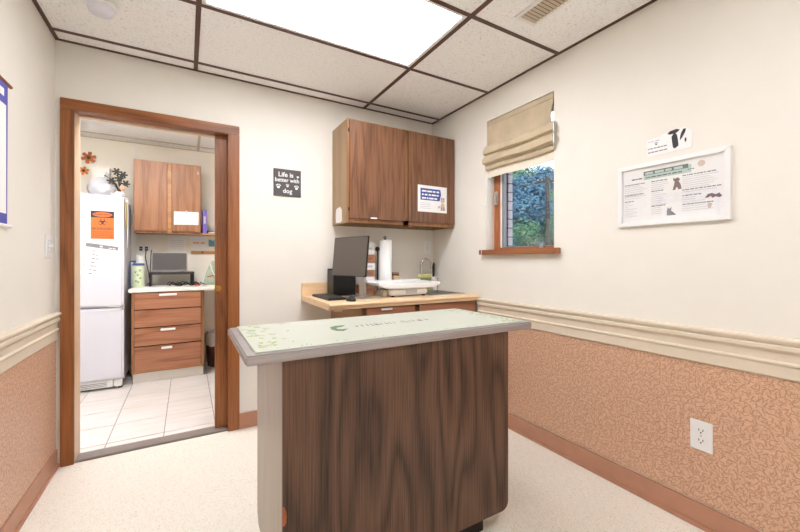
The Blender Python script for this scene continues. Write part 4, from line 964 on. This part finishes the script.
# green tote
tc_ = ony(212, 275, 4.52); gt = thing('green_tote', 'pale green cloth tote on the white worktop', 'bag', (tc_.x, 4.55, KZ2))
mb = MB(); mb.prism([(-.085,0),(.12,0),(.115,.12),(.06,.26),(.02,.28),(-.02,.22),(-.06,.11)], (tc_.x, 4.48, KZ2), (1,0,0), (0,0,1), (0,1,0), .13); mb.build('bag', 'green_bag', gt, .02)
MB().tube([(tc_.x-.02, 4.475, KZ2+.23), (tc_.x+.0, 4.47, KZ2+.15), (tc_.x+.05, 4.472, KZ2+.04)], .007, 6).build('strap', 'white_plastic', gt, smooth=True)
MB().tube([(tc_.x-.05, 4.474, KZ2+.09), (tc_.x+.0, 4.472, KZ2+.10), (tc_.x+.06, 4.474, KZ2+.09)], .006, 6).build('band', 'red_plastic', gt, smooth=True)
rc = ony(197, 286, 4.45); rd = thing('red_lid', 'small red lid beside the green tote', 'lid', (rc.x, 4.42, KZ2))
MB().lathe([(.026,0),(.028,.006),(.026,.016),(.01,.018)], (rc.x, 4.42, KZ2), 16).build('cap', 'red_plastic', rd, smooth=True)
MB().lathe([(.008,0),(.007,.008)], (rc.x, 4.42, KZ2+.018), 10).build('knob', 'red_plastic', rd, smooth=True)
# waste bin
wbn = thing('waste_bin', 'dark brown waste bin with a grey liner under the worktop', 'bin', (.30, 4.64, 0))
MB().lathe([(.09,0),(.095,.005),(.115,.235),(.118,.24),(.112,.24),(.09,.01)], (.295, 4.64, 0), 24).build('bin', 'bin_brown', wbn, smooth=True)
mb = MB().lathe([(.118,0),(.122,.05),(.112,.12),(.10,.15),(.09,.14),(.1,.0)], (.295, 4.64, .235), 20)
mb.v = [(x+random.uniform(-.006,.006), y+random.uniform(-.006,.006), z+random.uniform(-.008,.008)) for x, y, z in mb.v]; mb.build('liner', 'bag_grey', wbn, smooth=True)

# ------------------------------------------------------------------ outdoors beyond the window
ax = Vector((.80, .60, 0)); sd_ = Vector((.60, -.80, 0))       # view axis through the window, and its right-hand side
mb = MB(); N = 16
vs, fs = [], []
for i in range(N+1):
    for j in range(N+1):
        D = 4 + 116*i/N; L = (j/N-.5)*(30+150*i/N)
        h = -.6 + max(0, D-16)*.14 + (max(0, D-60)*.16) + random.uniform(-.2, .2)*min(1, D/20)
        p = ax*D + sd_*L; vs.append((p.x, p.y, h))
for i in range(N):
    for j in range(N): fs.append((i*(N+1)+j, i*(N+1)+j+1, (i+1)*(N+1)+j+1, (i+1)*(N+1)+j))
struct(mb.add(vs, fs).build('ground_outside', 'meadow', smooth=True), 'green hillside outside the window', 'hillside')
def ground(D): return -.6 + max(0, D-16)*.14 + max(0, D-60)*.16
def tree(D, L, H, Rr, mat):
    p = ax*D + sd_*L; g = ground(D)-.3; b = Vector((p.x, p.y, g))
    o = thing('tree', 'leafy tree on the hillside outside the window', 'tree', b, 'trees on the hillside outside the window')
    MB().tube([b, b+Vector((.1, .05, H*.35)), b+Vector((-.1, .1, H*.75))], [Rr*.10, Rr*.07, Rr*.03], 8).build('trunk', 'bark', o, smooth=True)
    mb = MB()
    blobs = [(Vector((0, 0, H*.62)), Rr)] + [(Vector((random.uniform(-.6,.6)*Rr, random.uniform(-.6,.6)*Rr, H*random.uniform(.35, .85))), Rr*random.uniform(.45, .7)) for _ in range(6)]
    for c_, r_ in blobs:
        n_ = int(900*(r_/Rr)**2)+150
        for _ in range(n_):
            d = Vector((random.gauss(0,1), random.gauss(0,1), random.gauss(0,1))).normalized(); q = b + c_ + Vector((d.x, d.y, d.z*1.1))*r_*random.uniform(.72, 1.04)
            e1 = d.orthogonal().normalized(); e2 = d.cross(e1); a = random.uniform(0, 6.28); s_ = random.uniform(.08, .20)*Rr*.5
            f1 = (e1*math.cos(a)+e2*math.sin(a)+d*random.uniform(-.4,.4))*s_; f2 = (e2*math.cos(a)-e1*math.sin(a)+d*random.uniform(-.4,.4))*s_*.7
            mb.add([q-f1, q-f2*.8, q+f1, q+f2*.8], [(0,1,2,3)])
    mb.build('crown', mat, o)
for i, (D, L, H, Rr) in enumerate(((30, -7.5, 7, 2.3), (35, -2.6, 5.4, 1.9), (38, 3.0, 5, 2.1), (34, 8.0, 5.4, 2.2), (48, -11, 10, 3.3), (50, -3.6, 8.0, 3.0), (52, 3.8, 6.4, 2.9), (50, 11, 6.5, 3.0), (68, -16.5, 12, 4.2), (70, -6.6, 9.6, 4.2), (72, 4.5, 7, 3.8), (70, 13.5, 7, 3.8), (24, -6.5, 4.5, 1.7), (27, 3.6, 2.6, 1.1), (25, -3.4, 2.6, 1.1), (43, -7, 6, 2.2), (42, -.9, 4.2, 2.0), (60, -9.5, 9, 3.2), (60, -.8, 5.6, 2.8), (62, 8.4, 5, 2.8), (44, -4.6, 5.6, 2.0), (38, -4.9, 4.6, 1.7), (57, -5.6, 8.6, 2.6), (56, -2.6, 6.0, 2.0), (36, -.3, 3.2, 1.5), (82, -3.2, 8.0, 3.8), (84, -10.5, 11, 4.2), (31, -2.6, 3.2, 1.4))):
    tree(D, L, H, Rr, 'foliage_blue_cast' if i % 3 else 'foliage_green')
q = ray(547, 180); q = q/ (q.x*sn+q.y*cs) * 25.0
up_ = thing('utility_pole', 'dark wooden utility pole with a crossarm outside the window', 'utility pole', (q.x, q.y, ground(20)-.2))
ztop = CZ + q.z + .25
MB().tube([(q.x+.12, q.y-.08, ground(20)-.2), (q.x, q.y, ztop)], [.17, .11], 10).build('pole', 'pole_wood', up_, smooth=True)
MB().obox((q.x, q.y, ztop-.35), sd_*.65, (0,0,.07), ax*.06).build('crossarm', 'pole_wood', up_)
for k in (-.58, -.3, .3, .58): MB().lathe([(.03,0),(.05,.03),(.03,.12),(.02,.14)], (q.x+sd_.x*k, q.y+sd_.y*k, ztop-.28), 8).build('insulator', 'grey_plastic', up_)
for k, dz in enumerate((-.14, -.14, -1.9, -2.3, -2.6)):
    off = (-.58, .58, 0, 0, 0)[k]
    pts_ = [(q.x+sd_.x*(off+t_)+ax.x*(abs(t_)*.25), q.y+sd_.y*(off+t_)+ax.y*(abs(t_)*.25), ztop+dz-.9*(1-((abs(t_)-9)/9)**2)) for t_ in range(-18, 19, 3)]
    MB().tube(pts_, .022, 5).build('wire', 'pole_wood', up_)
